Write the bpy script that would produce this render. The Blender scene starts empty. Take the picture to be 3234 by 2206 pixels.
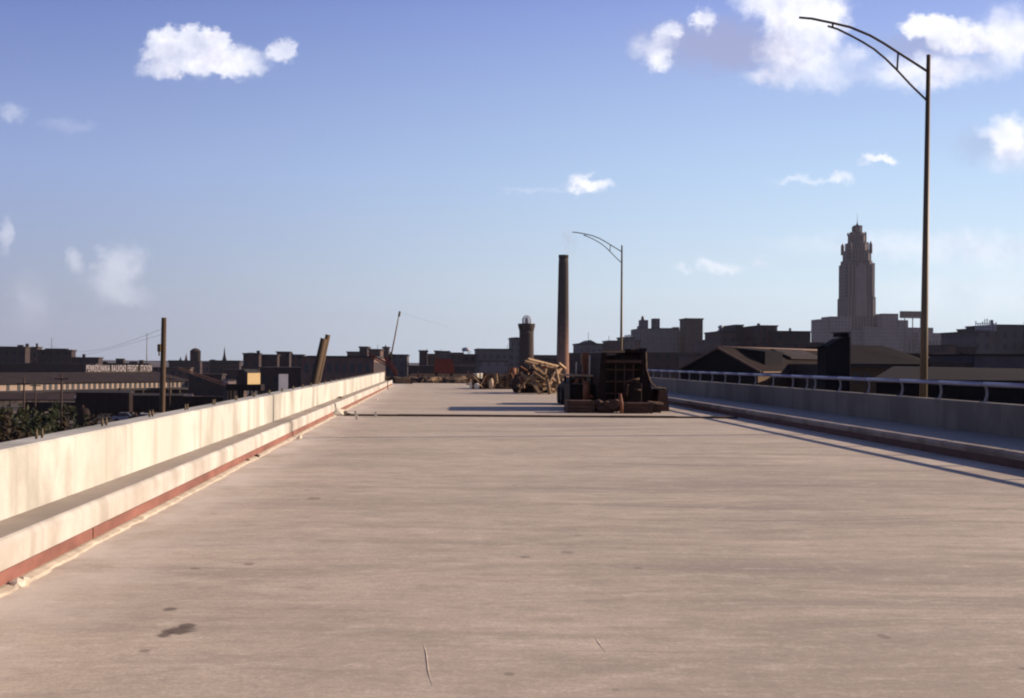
import bpy, math, random
from mathutils import Vector, Matrix, Euler, noise
random.seed(7)
R = math.radians
C = bpy.context.scene.collection
SC = bpy.context.scene

# ------------------------------------------------------------------ camera, world, sun, exposure
CAM = Vector((0.0, 0.0, 1.6))
YAW, PITCH, ROLL = R(3.01), R(0.53), R(0.5)
cd = bpy.data.cameras.new('camera'); cam = bpy.data.objects.new('camera', cd); C.objects.link(cam)
cd.sensor_width = 36.0; cd.lens = 49.48; cd.clip_start = 0.05; cd.clip_end = 20000
M = Matrix.Rotation(-YAW, 3, 'Z') @ Matrix.Rotation(R(90) + PITCH, 3, 'X') @ Matrix.Rotation(ROLL, 3, 'Z')
cam.matrix_world = Matrix.Translation(CAM) @ M.to_4x4()
SC.camera = cam
F = 4445.0

def ray(u, v):                       # a direction from the photograph's pixel grid (3234 wide)
    return M @ Vector(((u - 1617) / F, -(v - 1103) / F, -1.0))
def at(u, v, Y):                     # the point of that sight line at distance Y along the bridge
    d = ray(u, v); return CAM + d * (Y / d.y)
def gnd(u, v, z=0.0):
    d = ray(u, v); return CAM + d * ((z - CAM.z) / d.z)

SC.render.resolution_x, SC.render.resolution_y = 1024, 698
SC.view_settings.view_transform = 'Standard'
SC.view_settings.look = 'None'
SC.view_settings.exposure = 0.6
SC.view_settings.gamma = 1.0
SC.render.engine = 'CYCLES'
SC.cycles.pixel_filter_type = 'BLACKMAN_HARRIS'
SC.cycles.filter_width = 2.1

SUN_AZ, SUN_EL = R(77), R(20.5)
sdir = Vector((math.sin(SUN_AZ) * math.cos(SUN_EL), math.cos(SUN_AZ) * math.cos(SUN_EL), math.sin(SUN_EL)))
sl = bpy.data.lights.new('sun', 'SUN'); sl.energy = 5.0; sl.angle = R(0.5); sl.color = (1.0, 0.80, 0.62)
so = bpy.data.objects.new('sun', sl); C.objects.link(so)
so.rotation_euler = sdir.to_track_quat('Z', 'Y').to_euler(); so.location = (40, 10, 60)

W = bpy.data.worlds.new('World'); SC.world = W; W.use_nodes = True
def build_world():
    nt = W.node_tree; N = nt.nodes; L = nt.links; N.clear()
    out = N.new('ShaderNodeOutputWorld'); bg = N.new('ShaderNodeBackground'); L.new(bg.outputs[0], out.inputs[0])
    sky = N.new('ShaderNodeTexSky'); sky.sky_type = 'NISHITA'; sky.sun_disc = False
    sky.sun_elevation = SUN_EL; sky.sun_rotation = SUN_AZ; sky.air_density = 1.0; sky.dust_density = 1.6; sky.ozone_density = 2.0
    bg.inputs[1].default_value = 0.1
    tint = N.new('ShaderNodeMix'); tint.data_type = 'RGBA'; tint.blend_type = 'MULTIPLY'; tint.inputs[0].default_value = 1
    L.new(sky.outputs[0], tint.inputs[6]); tint.inputs[7].default_value = (1.0, 0.88, 1.06, 1)
    tc = N.new('ShaderNodeTexCoord'); sp = N.new('ShaderNodeSeparateXYZ'); L.new(tc.outputs['Generated'], sp.inputs[0])
    def math_(op, a, b=None, c=None, clamp=False):
        n = N.new('ShaderNodeMath'); n.operation = op; n.use_clamp = clamp
        for i, x in enumerate((a, b, c)):
            if x is None: continue
            if isinstance(x, (int, float)): n.inputs[i].default_value = x
            else: L.new(x, n.inputs[i])
        return n.outputs[0]
    yy = math_('MAXIMUM', sp.outputs[1], 0.02)
    gx = math_('DIVIDE', sp.outputs[0], yy); gz = math_('DIVIDE', sp.outputs[2], yy)
    cb = N.new('ShaderNodeCombineXYZ'); L.new(gx, cb.inputs[0]); L.new(gz, cb.inputs[1])
    def noise_(scale, detail, rough=0.55, vec=None, off=0):
        m = N.new('ShaderNodeMapping'); m.inputs[1].default_value = (off, off * .7, 0); L.new(vec or cb.outputs[0], m.inputs[0])
        n = N.new('ShaderNodeTexNoise'); n.inputs['Scale'].default_value = scale; n.inputs['Detail'].default_value = detail
        n.inputs['Roughness'].default_value = rough; L.new(m.outputs[0], n.inputs['Vector']); return n
    n1 = noise_(44, 8, .6)
    # wobble the coordinates so the clouds have billowed edges
    ws = N.new('ShaderNodeVectorMath'); ws.operation = 'SUBTRACT'; L.new(n1.outputs['Color'], ws.inputs[0]); ws.inputs[1].default_value = (.5, .5, .5)
    wm = N.new('ShaderNodeVectorMath'); wm.operation = 'MULTIPLY'; L.new(ws.outputs[0], wm.inputs[0]); wm.inputs[1].default_value = (.017, .013, 0)
    wa = N.new('ShaderNodeVectorMath'); wa.operation = 'ADD'; L.new(cb.outputs[0], wa.inputs[0]); L.new(wm.outputs[0], wa.inputs[1])
    nf = noise_(95, 6, .6, off=1.7)
    ws2 = N.new('ShaderNodeVectorMath'); ws2.operation = 'SUBTRACT'; L.new(nf.outputs['Color'], ws2.inputs[0]); ws2.inputs[1].default_value = (.5, .5, .5)
    wm2 = N.new('ShaderNodeVectorMath'); wm2.operation = 'MULTIPLY_ADD'; L.new(ws2.outputs[0], wm2.inputs[0]); wm2.inputs[1].default_value = (.021, .018, 0); L.new(wa.outputs[0], wm2.inputs[2]); wa = wm2
    def blob(u, v, ru, rv, soft):
        d = ray(u, v); cx, cz = d.x / d.y, d.z / d.y
        s = N.new('ShaderNodeVectorMath'); s.operation = 'SUBTRACT'; L.new(wa.outputs[0], s.inputs[0]); s.inputs[1].default_value = (cx, cz, 0)
        m = N.new('ShaderNodeVectorMath'); m.operation = 'MULTIPLY'; L.new(s.outputs[0], m.inputs[0]); m.inputs[1].default_value = (F / ru, F / rv, 0)
        l = N.new('ShaderNodeVectorMath'); l.operation = 'LENGTH'; L.new(m.outputs[0], l.inputs[0])
        mr = N.new('ShaderNodeMapRange'); mr.interpolation_type = 'SMOOTHSTEP'; L.new(l.outputs['Value'], mr.inputs[0])
        mr.inputs[1].default_value = 1.0 + soft; mr.inputs[2].default_value = 1.0 - soft
        mr.inputs[3].default_value = 0; mr.inputs[4].default_value = 1
        return mr.outputs[0]
    def group(lst):
        acc = None
        for (u, v, ru, rv, soft, k) in lst:
            b = math_('MULTIPLY', blob(u, v, ru, rv, soft), k)
            if acc is None: acc = b
            else:      # 1-(1-a)(1-b)
                acc = math_('SUBTRACT', math_('ADD', acc, b), math_('MULTIPLY', acc, b))
        return acc
    dark = group([(2300, 145, 170, 75, .6, .75), (2905, 150, 120, 40, .6, .55), (2090, 140, 90, 60, .8, .4), (3110, 465, 80, 50, .8, .3)])
    white = group([
        (495, 145, 48, 52, .35, .74), (545, 130, 48, 42, .3, .85), (608, 130, 52, 42, .3, .9), (672, 132, 48, 40, .25, .95), (590, 178, 120, 50, .4, .85), (700, 190, 80, 42, .4, .88), (770, 195, 65, 44, .5, .7), (505, 222, 55, 22, .6, .55), (650, 215, 150, 24, .5, .7),
        (883, 162, 38, 34, .4, .80),
        (2223, 58, 34, 34, .5, .95), (2106, 105, 42, 26, .6, .9), (2088, 190, 36, 26, .7, .85), (2060, 150, 55, 30, .9, .5),
        (2545, 75, 125, 110, .3, 1.0), (2520, 170, 110, 70, .5, 1.0), (2430, 245, 70, 25, .7, .85), (2610, 235, 90, 40, .9, .55), (2700, 175, 45, 30, .8, .55), (2500, 10, 160, 60, .4, 1),
        (2940, 85, 95, 48, .25, 1.0), (3040, 120, 110, 55, .3, 1.0), (2960, 225, 150, 42, .7, .95), (3190, 120, 90, 90, .5, .9), (2850, 240, 90, 35, .9, .6),
        (3190, 440, 62, 66, .4, 1.0), (3120, 420, 40, 24, .8, .5), (3200, 520, 60, 30, .9, .5),
        (2768, 506, 52, 17, .5, .85), (2650, 566, 34, 18, .7, .7), (2530, 571, 70, 10, .9, .5),
        (1868, 584, 62, 22, .5, .95),
        (2270, 842, 55, 14, .8, .6), (2400, 832, 25, 10, .9, .5), (2150, 845, 25, 9, .9, .4),
        (2830, 775, 300, 34, .9, .40), (3150, 800, 190, 50, .9, .35), (3050, 930, 260, 50, .9, .25),
        (385, 825, 62, 42, .7, .42), (350, 885, 60, 45, .9, .34), (400, 940, 60, 24, .9, .22), (233, 826, 24, 28, .8, .34), (38, 353, 30, 20, .8, .34), (20, 740, 22, 40, .8, .4),
        (210, 392, 60, 18, .9, .14), (90, 960, 50, 70, .9, .16), (1700, 600, 90, 8, .9, .2)])
    n2 = noise_(38, 6, .6, off=3.3)
    tex = N.new('ShaderNodeMapRange'); L.new(n2.outputs['Fac'], tex.inputs[0]); tex.inputs[1].default_value = .32; tex.inputs[2].default_value = .60; tex.inputs[3].default_value = .62; tex.inputs[4].default_value = 1
    white = math_('MULTIPLY', white, tex.outputs[0])
    front = math_('GREATER_THAN', sp.outputs[1], 0.05)
    # elsewhere in the sky: ordinary scattered cumulus so the place holds up from other views
    n3 = N.new('ShaderNodeTexNoise'); n3.inputs['Scale'].default_value = 3.2; n3.inputs['Detail'].default_value = 7; L.new(tc.outputs['Generated'], n3.inputs['Vector'])
    oc = N.new('ShaderNodeMapRange'); oc.interpolation_type = 'SMOOTHSTEP'; L.new(n3.outputs['Fac'], oc.inputs[0]); oc.inputs[1].default_value = .56; oc.inputs[2].default_value = .70
    other = math_('MULTIPLY', math_('MULTIPLY', oc.outputs[0], math_('SUBTRACT', 1.0, front)), .22)
    white = math_('ADD', math_('MULTIPLY', white, front), other)
    dark = math_('MULTIPLY', dark, front)
    # the colour of the air: deep lavender blue aloft, greyish away from the sun, pale cyan towards it
    def ramp(stops):
        r = N.new('ShaderNodeValToRGB'); L.new(sp.outputs[2], r.inputs[0]); el = r.color_ramp.elements
        while len(el) < len(stops): el.new(.5)
        for e, (p, c) in zip(el, stops): e.position = p; e.color = (*c, 1)
        return r.outputs[0]
    ra = ramp(SKY_AWAY); rs = ramp(SKY_SUN)
    side = math_('ADD', math_('MULTIPLY', sp.outputs[0], .97), math_('MULTIPLY', sp.outputs[1], .22))
    sd = N.new('ShaderNodeMapRange'); sd.interpolation_type = 'SMOOTHSTEP'; L.new(side, sd.inputs[0]); sd.inputs[1].default_value = -.18; sd.inputs[2].default_value = .62
    mra = N.new('ShaderNodeMix'); mra.data_type = 'RGBA'; L.new(sd.outputs[0], mra.inputs[0]); L.new(ra, mra.inputs[6]); L.new(rs, mra.inputs[7])
    sc = N.new('ShaderNodeVectorMath'); sc.operation = 'SCALE'; L.new(mra.outputs[2], sc.inputs[0]); sc.inputs['Scale'].default_value = 1 / .1516
    mh = N.new('ShaderNodeMix'); mh.data_type = 'RGBA'; mh.inputs[0].default_value = .92; L.new(tint.outputs[2], mh.inputs[6]); L.new(sc.outputs[0], mh.inputs[7])
    csh = N.new('ShaderNodeMix'); csh.data_type = 'RGBA'; n5 = noise_(22, 6, .6, off=8.1); cr = N.new('ShaderNodeMapRange'); L.new(n5.outputs['Fac'], cr.inputs[0]); cr.inputs[1].default_value = .34; cr.inputs[2].default_value = .50; L.new(cr.outputs[0], csh.inputs[0]); csh.inputs[6].default_value = (5.0, 5.1, 6.2, 1); csh.inputs[7].default_value = CWHITE
    md = N.new('ShaderNodeMix'); md.data_type = 'RGBA'; L.new(dark, md.inputs[0]); L.new(mh.outputs[2], md.inputs[6]); md.inputs[7].default_value = CDARK
    mw = N.new('ShaderNodeMix'); mw.data_type = 'RGBA'; L.new(white, mw.inputs[0]); L.new(md.outputs[2], mw.inputs[6]); L.new(csh.outputs[2], mw.inputs[7])
    L.new(mw.outputs[2], bg.inputs[0])
SKY_AWAY = ((0, (.365, .41, .52)), (.05, (.35, .415, .57)), (.13, (.30, .40, .69)), (.25, (.14, .21, .53)), (.5, (.05, .08, .24)), (1, (.02, .035, .12)))
SKY_SUN = ((0, (.80, .98, 1.05)), (.05, (.76, .95, 1.05)), (.13, (.54, .75, 1.0)), (.25, (.30, .41, .84)), (.5, (.08, .12, .32)), (1, (.02, .035, .12)))
CDARK = (2.6, 2.75, 4.2, 1); CWHITE = (7.3, 7.3, 7.8, 1)
build_world()

# ------------------------------------------------------------------ helpers
def link(o, parent=None):
    C.objects.link(o)
    if parent is not None: o.parent = parent
    return o
def tag(o, label=None, cat=None, group=None, kind=None):
    if label: o['label'] = label
    if cat: o['category'] = cat
    if group: o['group'] = group
    if kind: o['kind'] = kind
    return o
def empty(name, loc=(0, 0, 0), rz=0.0):
    o = bpy.data.objects.new(name, None); o.location = loc; o.rotation_euler = (0, 0, rz); o.empty_display_size = .3
    C.objects.link(o); return o
def copy_tree(o, parent=None):
    c = o.copy(); C.objects.link(c)
    if parent is not None: c.parent = parent
    for ch in [x for x in C.objects if x.parent == o]:
        copy_tree(ch, c)
    return c

class MB:
    def __init__(s): s.v = []; s.f = []; s.smooth = []
    def add(s, vs, fs, sm=False):
        n = len(s.v); s.v += [tuple(v) for v in vs]; s.f += [tuple(i + n for i in f) for f in fs]; s.smooth += [sm] * len(fs); return s
    def box(s, x0, x1, y0, y1, z0, z1, m=None):
        vs = [Vector(p) for p in ((x0,y0,z0),(x1,y0,z0),(x1,y1,z0),(x0,y1,z0),(x0,y0,z1),(x1,y0,z1),(x1,y1,z1),(x0,y1,z1))]
        if m is not None: vs = [m @ v for v in vs]
        return s.add(vs, [(0,3,2,1),(4,5,6,7),(0,1,5,4),(1,2,6,5),(2,3,7,6),(3,0,4,7)])
    def prism(s, pts, axis, a, b, m=None):    # polygon extruded along an axis; pts counter-clockwise in the other two
        def P(p, t):
            v = {'x': (t, p[0], p[1]), 'y': (p[0], t, p[1]), 'z': (p[0], p[1], t)}[axis]
            v = Vector(v); return m @ v if m is not None else v
        n = len(pts); vs = [P(p, a) for p in pts] + [P(p, b) for p in pts]
        fs = [tuple(range(n)), tuple(range(2*n-1, n-1, -1))] + [(i, i+n, (i+1) % n + n, (i+1) % n) for i in range(n)]
        return s.add(vs, fs)
    def beam(s, a, b, w, h=None, roll=0.0):   # rectangular bar between two points
        a, b = Vector(a), Vector(b); h = h or w; d = b - a; q = d.to_track_quat('Z', 'Y').to_matrix().to_4x4()
        m = Matrix.Translation(a) @ q @ Matrix.Rotation(roll, 4, 'Z')
        return s.box(-w/2, w/2, -h/2, h/2, 0, d.length, m)
    def tube(s, pts, r, n=10, cap=True):      # r number or list
        pts = [Vector(p) for p in pts]; k = len(pts); rs = r if isinstance(r, (list, tuple)) else [r] * k
        vs = []; prev = None
        for i, p in enumerate(pts):
            d = (pts[min(i+1, k-1)] - pts[max(i-1, 0)]).normalized()
            if prev is None:
                x = d.orthogonal().normalized()
            else:
                x = (prev - d * prev.dot(d)).normalized()
            prev = x; y = d.cross(x)
            for j in range(n):
                t = 2 * math.pi * j / n; vs.append(p + (x * math.cos(t) + y * math.sin(t)) * rs[i])
        fs = [(i*n+j, i*n+(j+1) % n, (i+1)*n+(j+1) % n, (i+1)*n+j) for i in range(k-1) for j in range(n)]
        s.add(vs, fs, True)
        if cap:
            m0 = len(s.v) - len(vs); s.f.append(tuple(m0 + j for j in range(n-1, -1, -1))); s.smooth.append(False)
            s.f.append(tuple(m0 + (k-1)*n + j for j in range(n))); s.smooth.append(False)
        return s
    def lathe(s, prof, c=(0, 0, 0), n=24):     # (radius, z) pairs bottom to top
        return s.tube([(c[0], c[1], c[2] + z) for r, z in prof], [max(r, .0005) for r, z in prof], n)
    def blob(s, c, r, sub=2, amp=.25, freq=2.0, seed=0, flat=1.0):
        import bmesh
        bm = bmesh.new(); bmesh.ops.create_icosphere(bm, subdivisions=sub, radius=1)
        vs = []
        for v in bm.verts:
            q = v.co.normalized(); k = 1 + amp * noise.noise(q * freq + Vector((seed, seed*1.7, 0)))*2
            vs.append(Vector((c[0] + q.x*r[0]*k, c[1] + q.y*r[1]*k, c[2] + q.z*r[2]*k)))
        fs = [tuple(v.index for v in f.verts) for f in bm.faces]; bm.free()
        return s.add(vs, fs, flat == 0)
    def build(s, name, mat, parent=None, loc=None):
        me = bpy.data.meshes.new(name); me.from_pydata(s.v, [], s.f); me.update()
        for p, sm in zip(me.polygons, s.smooth): p.use_smooth = sm
        import bmesh
        bm = bmesh.new(); bm.from_mesh(me); bmesh.ops.recalc_face_normals(bm, faces=bm.faces); bm.to_mesh(me); bm.free()
        me.materials.append(mat)
        o = bpy.data.objects.new(name, me)
        if loc: o.location = loc
        link(o, parent); return o
def bevel(o, w, seg=2):
    m = o.modifiers.new('bevel', 'BEVEL'); m.width = w; m.segments = seg; m.limit_method = 'ANGLE'; m.angle_limit = R(35); return o

_m = {}
def mat(name, col, rough=.8, var=.18, scale=2.0, stretch=(1, 1, 1), bump=0.0, metal=0.0, col2=None, spec=.3, detail=6):
    if name in _m: return _m[name]
    m = bpy.data.materials.new(name); m.use_nodes = True; nt = m.node_tree; N = nt.nodes; L = nt.links
    b = N['Principled BSDF']; b.inputs['Roughness'].default_value = rough; b.inputs['Metallic'].default_value = metal
    b.inputs['Specular IOR Level'].default_value = spec
    tc = N.new('ShaderNodeTexCoord'); mp = N.new('ShaderNodeMapping'); mp.inputs[3].default_value = stretch; L.new(tc.outputs['Object'], mp.inputs[0])
    n = N.new('ShaderNodeTexNoise'); n.inputs['Scale'].default_value = scale; n.inputs['Detail'].default_value = detail; n.inputs['Roughness'].default_value = .65
    L.new(mp.outputs[0], n.inputs['Vector'])
    r = N.new('ShaderNodeValToRGB'); L.new(n.outputs['Fac'], r.inputs[0])
    c2 = col2 or tuple(min(1, c * (1 + var)) for c in col)
    c1 = tuple(c * (1 - var) for c in col)
    r.color_ramp.elements[0].position = .3; r.color_ramp.elements[0].color = (*c1, 1)
    r.color_ramp.elements[1].position = .72; r.color_ramp.elements[1].color = (*c2, 1)
    L.new(r.outputs[0], b.inputs['Base Color'])
    if bump:
        bp = N.new('ShaderNodeBump'); bp.inputs['Strength'].default_value = .6; bp.inputs['Distance'].default_value = bump
        L.new(n.outputs['Fac'], bp.inputs['Height']); L.new(bp.outputs[0], b.inputs['Normal'])
    _m[name] = m; return m

def node_mat(name):
    m = bpy.data.materials.new(name); m.use_nodes = True; return m, m.node_tree.nodes, m.node_tree.links, m.node_tree.nodes['Principled BSDF']
def NZ(N, L, vec, scale, detail=5, stretch=(1, 1, 1), rough=.6, loc=(0, 0, 0)):
    mp = N.new('ShaderNodeMapping'); mp.inputs[3].default_value = stretch; mp.inputs[1].default_value = loc; L.new(vec, mp.inputs[0])
    n = N.new('ShaderNodeTexNoise'); n.inputs['Scale'].default_value = scale; n.inputs['Detail'].default_value = detail; n.inputs['Roughness'].default_value = rough
    L.new(mp.outputs[0], n.inputs['Vector']); return n.outputs['Fac']
def MR(N, L, x, a, b, c=0.0, d=1.0, smooth=False):
    n = N.new('ShaderNodeMapRange'); L.new(x, n.inputs[0])
    if smooth: n.interpolation_type = 'SMOOTHSTEP'
    for i, q in enumerate((a, b, c, d)): n.inputs[i+1].default_value = q
    return n.outputs[0]
def MX(N, L, f, a, b, mode='MIX'):
    n = N.new('ShaderNodeMix'); n.data_type = 'RGBA'; n.blend_type = mode
    for i, q in ((0, f), (6, a), (7, b)):
        if isinstance(q, (int, float)): n.inputs[i].default_value = q
        elif isinstance(q, tuple): n.inputs[i].default_value = (*q, 1)
        else: L.new(q, n.inputs[i])
    return n.outputs[2]
def MA(N, L, op, a, b=0.0):
    n = N.new('ShaderNodeMath'); n.operation = op
    for i, q in enumerate((a, b)):
        if isinstance(q, (int, float)): n.inputs[i].default_value = q
        else: L.new(q, n.inputs[i])
    return n.outputs[0]

# ------------------------------------------------------------------ key dimensions of the bridge
GZ = -9.0                                 # city ground below the deck
XL, XR = -2.94, 9.04                      # gutters
KL, KR = .345, .253                       # kerb heights
WL0, WL1 = -3.36, -3.68                   # left parapet faces
WR0, WR1 = 10.90, 11.22                   # right parapet faces
PT_L, PT_R = .885, .87                   # parapet tops
Y0 = -12.0
JOINT = 41.3
DECK_END = 103.0

# ------------------------------------------------------------------ materials of the bridge
def deck_material():
    m, N, L, b = node_mat('deck_concrete'); b.inputs['Roughness'].default_value = .85; b.inputs['Specular IOR Level'].default_value = .25
    tc = N.new('ShaderNodeTexCoord'); v = tc.outputs['Object']; sp = N.new('ShaderNodeSeparateXYZ'); L.new(v, sp.inputs[0])
    broad = NZ(N, L, v, .35, 4)
    # gently curved strokes of the finishing screed, across the roadway
    wob = N.new('ShaderNodeTexNoise'); wob.inputs['Scale'].default_value = .16; wob.inputs['Detail'].default_value = 2; L.new(v, wob.inputs['Vector'])
    wv = N.new('ShaderNodeVectorMath'); wv.operation = 'MULTIPLY_ADD'; L.new(wob.outputs['Color'], wv.inputs[0]); wv.inputs[1].default_value = (0, 3.0, 0); L.new(v, wv.inputs[2])
    s1 = NZ(N, L, wv.outputs[0], 1.0, 5, (.17, 1.25, 1), .62)
    s2 = NZ(N, L, wv.outputs[0], 1.0, 4, (.35, 6.0, 1), .6, (7, 3, 0))
    s3 = NZ(N, L, wv.outputs[0], 1.0, 3, (.5, 34.0, 1), .7, (1, 9, 0))
    side = MR(N, L, sp.outputs[0], 0.0, 5.0, .6, 1.0, True)
    base = MX(N, L, MR(N, L, broad, .40, .60), (.49, .412, .318), (.60, .508, .392))
    k1 = MA(N, L, 'MULTIPLY', MR(N, L, s1, .47, .70, 0, 1, True), side)
    c = MX(N, L, MA(N, L, 'MULTIPLY', k1, .72), base, (.25, .205, .17))
    s0 = NZ(N, L, wv.outputs[0], 1.0, 4, (.09, .42, 1), .6, (2, 11, 0))
    c = MX(N, L, MA(N, L, 'MULTIPLY', MR(N, L, s0, .50, .64, 0, .42, True), MR(N, L, sp.outputs[0], -1.0, 4.0, .35, 1.0, True)), c, (.27, .215, .18))
    c = MX(N, L, MR(N, L, s0, .44, .34, 0, .30, True), c, (.72, .63, .54))
    k2 = MA(N, L, 'MULTIPLY', MR(N, L, s2, .50, .72, 0, 1, True), side)
    c = MX(N, L, MA(N, L, 'MULTIPLY', k2, .42), c, (.25, .205, .17))
    c = MX(N, L, MR(N, L, s1, .44, .32, 0, .30, True), c, (.58, .51, .43))
    c = MX(N, L, MR(N, L, s3, .40, .65, 0, .25), c, (.29, .25, .215))
    blot = NZ(N, L, v, 2.2, 6, (1, 1.6, 1), .7, (4, 2, 0))
    c = MX(N, L, MR(N, L, blot, .48, .64, 0, .50, True), c, (.33, .275, .225))
    c = MX(N, L, MR(N, L, blot, .46, .36, 0, .38, True), c, (.72, .63, .51))
    fine = NZ(N, L, v, 42, 3); grit = NZ(N, L, v, 14, 5, (1, 1, 1), .75, (3, 8, 0))
    c = MX(N, L, MR(N, L, grit, .50, .62, 0, .30), c, (.32, .265, .21))
    c = MX(N, L, MR(N, L, grit, .46, .36, 0, .25), c, (.75, .66, .54))
    c = MX(N, L, MR(N, L, fine, .40, .62, 0, .40), c, (.30, .26, .21))
    # pale slurry spilt along the left kerb
    edge = MR(N, L, sp.outputs[0], -1.7, -2.9, 0, 1, True)
    sl_ = NZ(N, L, v, 1.4, 5, (1, .5, 1))
    c = MX(N, L, MA(N, L, 'MULTIPLY', edge, MR(N, L, sl_, .35, .6, .1, .75)), c, (.66, .60, .53))
    # small dark spots
    vo = N.new('ShaderNodeTexVoronoi'); vo.inputs['Scale'].default_value = .85; vo.inputs['Randomness'].default_value = 1; L.new(v, vo.inputs['Vector'])
    spn = NZ(N, L, v, 9, 3)
    sr = MA(N, L, 'ADD', vo.outputs['Distance'], MA(N, L, 'MULTIPLY', spn, .05))
    spot = MR(N, L, sr, .07, .05, 0, .55, True)
    c = MX(N, L, spot, c, (.13, .10, .08))
    # oil stains of their own shape
    for (u, vv, rx, ry, k) in ((562, 1992, .10, .13, .85), (520, 2005, .05, .09, .8), (592, 1978, .05, .09, .8), (537, 1925, .045, .10, .7), (460, 2056, .03, .05, .5), (1608, 2130, .03, .05, .5), (1660, 1760, .05, .1, .45), (1790, 1745, .05, .1, .45), (785, 1783, .05, .09, .45), (990, 1575, .08, .16, .45), (2790, 2010, .03, .08, .4)):
        p = gnd(u, vv)
        s = N.new('ShaderNodeVectorMath'); s.operation = 'SUBTRACT'; L.new(v, s.inputs[0]); s.inputs[1].default_value = p
        q = N.new('ShaderNodeVectorMath'); q.operation = 'MULTIPLY'; L.new(s.outputs[0], q.inputs[0]); q.inputs[1].default_value = (1/rx, 1/ry, 0)
        l = N.new('ShaderNodeVectorMath'); l.operation = 'LENGTH'; L.new(q.outputs[0], l.inputs[0])
        d = MA(N, L, 'ADD', l.outputs['Value'], MR(N, L, spn, .2, .8, -.6, .6))
        c = MX(N, L, MR(N, L, d, 1.2, .6, 0, k, True), c, (.10, .075, .06))
    L.new(c, b.inputs['Base Color'])
    h = MA(N, L, 'ADD', MA(N, L, 'MULTIPLY', s3, .7), MA(N, L, 'MULTIPLY', fine, .5))
    bp = N.new('ShaderNodeBump'); bp.inputs['Strength'].default_value = .5; bp.inputs['Distance'].default_value = .006; L.new(h, bp.inputs['Height']); L.new(bp.outputs[0], b.inputs['Normal'])
    return m
def wall_material(name, c0, c1, stain):
    m, N, L, b = node_mat(name); b.inputs['Roughness'].default_value = .8; b.inputs['Specular IOR Level'].default_value = .25
    tc = N.new('ShaderNodeTexCoord'); v = tc.outputs['Object']
    a = NZ(N, L, v, .5, 5, (1, 1, .6)); d = NZ(N, L, v, 1.0, 6, (1, 1.3, .12), .65); f = NZ(N, L, v, 30, 3)
    c = MX(N, L, MR(N, L, a, .3, .7), c0, c1)
    pt = NZ(N, L, v, .9, 5, (1, .55, .45), .6, (5, 1, 2))
    c = MX(N, L, MR(N, L, pt, .47, .62, 0, .65, True), c, stain)
    c = MX(N, L, MR(N, L, d, .50, .70, 0, .75, True), c, stain)
    c = MX(N, L, MR(N, L, f, .35, .75, 0, .2), c, stain)
    # faint lines left by the shuttering boards
    w = N.new('ShaderNodeTexWave'); w.bands_direction = 'Y'; w.inputs['Scale'].default_value = .26; w.inputs['Distortion'].default_value = .3; L.new(v, w.inputs['Vector'])
    c = MX(N, L, MR(N, L, w.outputs['Fac'], .02, .0, 0, .22), c, stain)
    L.new(c, b.inputs['Base Color'])
    bp = N.new('ShaderNodeBump'); bp.inputs['Strength'].default_value = .4; bp.inputs['Distance'].default_value = .006; L.new(f, bp.inputs['Height']); L.new(bp.outputs[0], b.inputs['Normal'])
    return m
M_deck = deck_material()
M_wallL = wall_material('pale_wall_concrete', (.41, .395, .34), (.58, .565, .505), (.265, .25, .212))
M_wallR = wall_material('shade_toned_wall_concrete', (.155, .14, .12), (.195, .175, .15), (.10, .085, .075))  # right parapet: shade is put into the base colour, darker than the left
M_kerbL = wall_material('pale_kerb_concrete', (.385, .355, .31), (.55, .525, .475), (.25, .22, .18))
M_kerbR = wall_material('shade_toned_kerb_concrete', (.26, .21, .18), (.32, .27, .23), (.13, .10, .08))  # right kerb: colour darkened to deepen the shade on its face
M_walk = mat('walkway_concrete', (.31, .265, .22), .85, .15, 1.2, (1, .5, 1), .003)
M_rust = mat('red_rusted_edge', (.20, .085, .064), .85, .35, 2.5, (1, .4, 1), .002)
M_dark = mat('dark_joint', (.03, .025, .022), .9, .3, 4)
M_alu = mat('aluminium', (.27, .275, .38), .45, .15, 6, metal=.35, spec=.4)
M_post = mat('dull_aluminium', (.15, .14, .155), .55, .2, 6, metal=.2, spec=.3)
M_steel = mat('brown_galvanised_steel', (.12, .085, .048), .55, .22, 3, (1, 1, .3), metal=.25)

# ------------------------------------------------------------------ ground, deck, kerbs
g = MB(); g.box(-7000, 7000, -400, 9000, GZ - 2, GZ)
M_ground = mat('cinder_ground', (.045, .036, .030), .95, .35, .03, (1, 1, 1), 0, col2=(.09, .07, .055), detail=10)
tag(g.build('ground', M_ground), kind='structure')

def deck():
    mb = MB()
    mb.box(-3.9, 11.3, Y0, JOINT - .05, -.9, 0)
    mb.box(-3.9, 11.3, JOINT + .05, DECK_END, -.9, 0.004)
    # slurry ridges left on the fresh surface
    for pts in ([(1325, 2000), (1345, 2060), (1352, 2120), (1372, 2200)], [(1865, 1990), (1890, 2030), (1925, 2080)], [(1735, 2035), (1745, 2062)], [(1760, 2075), (1765, 2095)]):
        mb.tube([gnd(u, v) + Vector((0, 0, -.004)) for u, v in pts], [.002] + [.0065] * (len(pts) - 2) + [.003], 6)
    o = mb.build('road_deck', M_deck); tag(o, kind='structure')
deck()
jt = MB(); jt.box(-3.0, 9.1, JOINT - .05, JOINT + .05, -.4, -.02); tag(jt.build('expansion_joint', M_dark), kind='structure')
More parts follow.
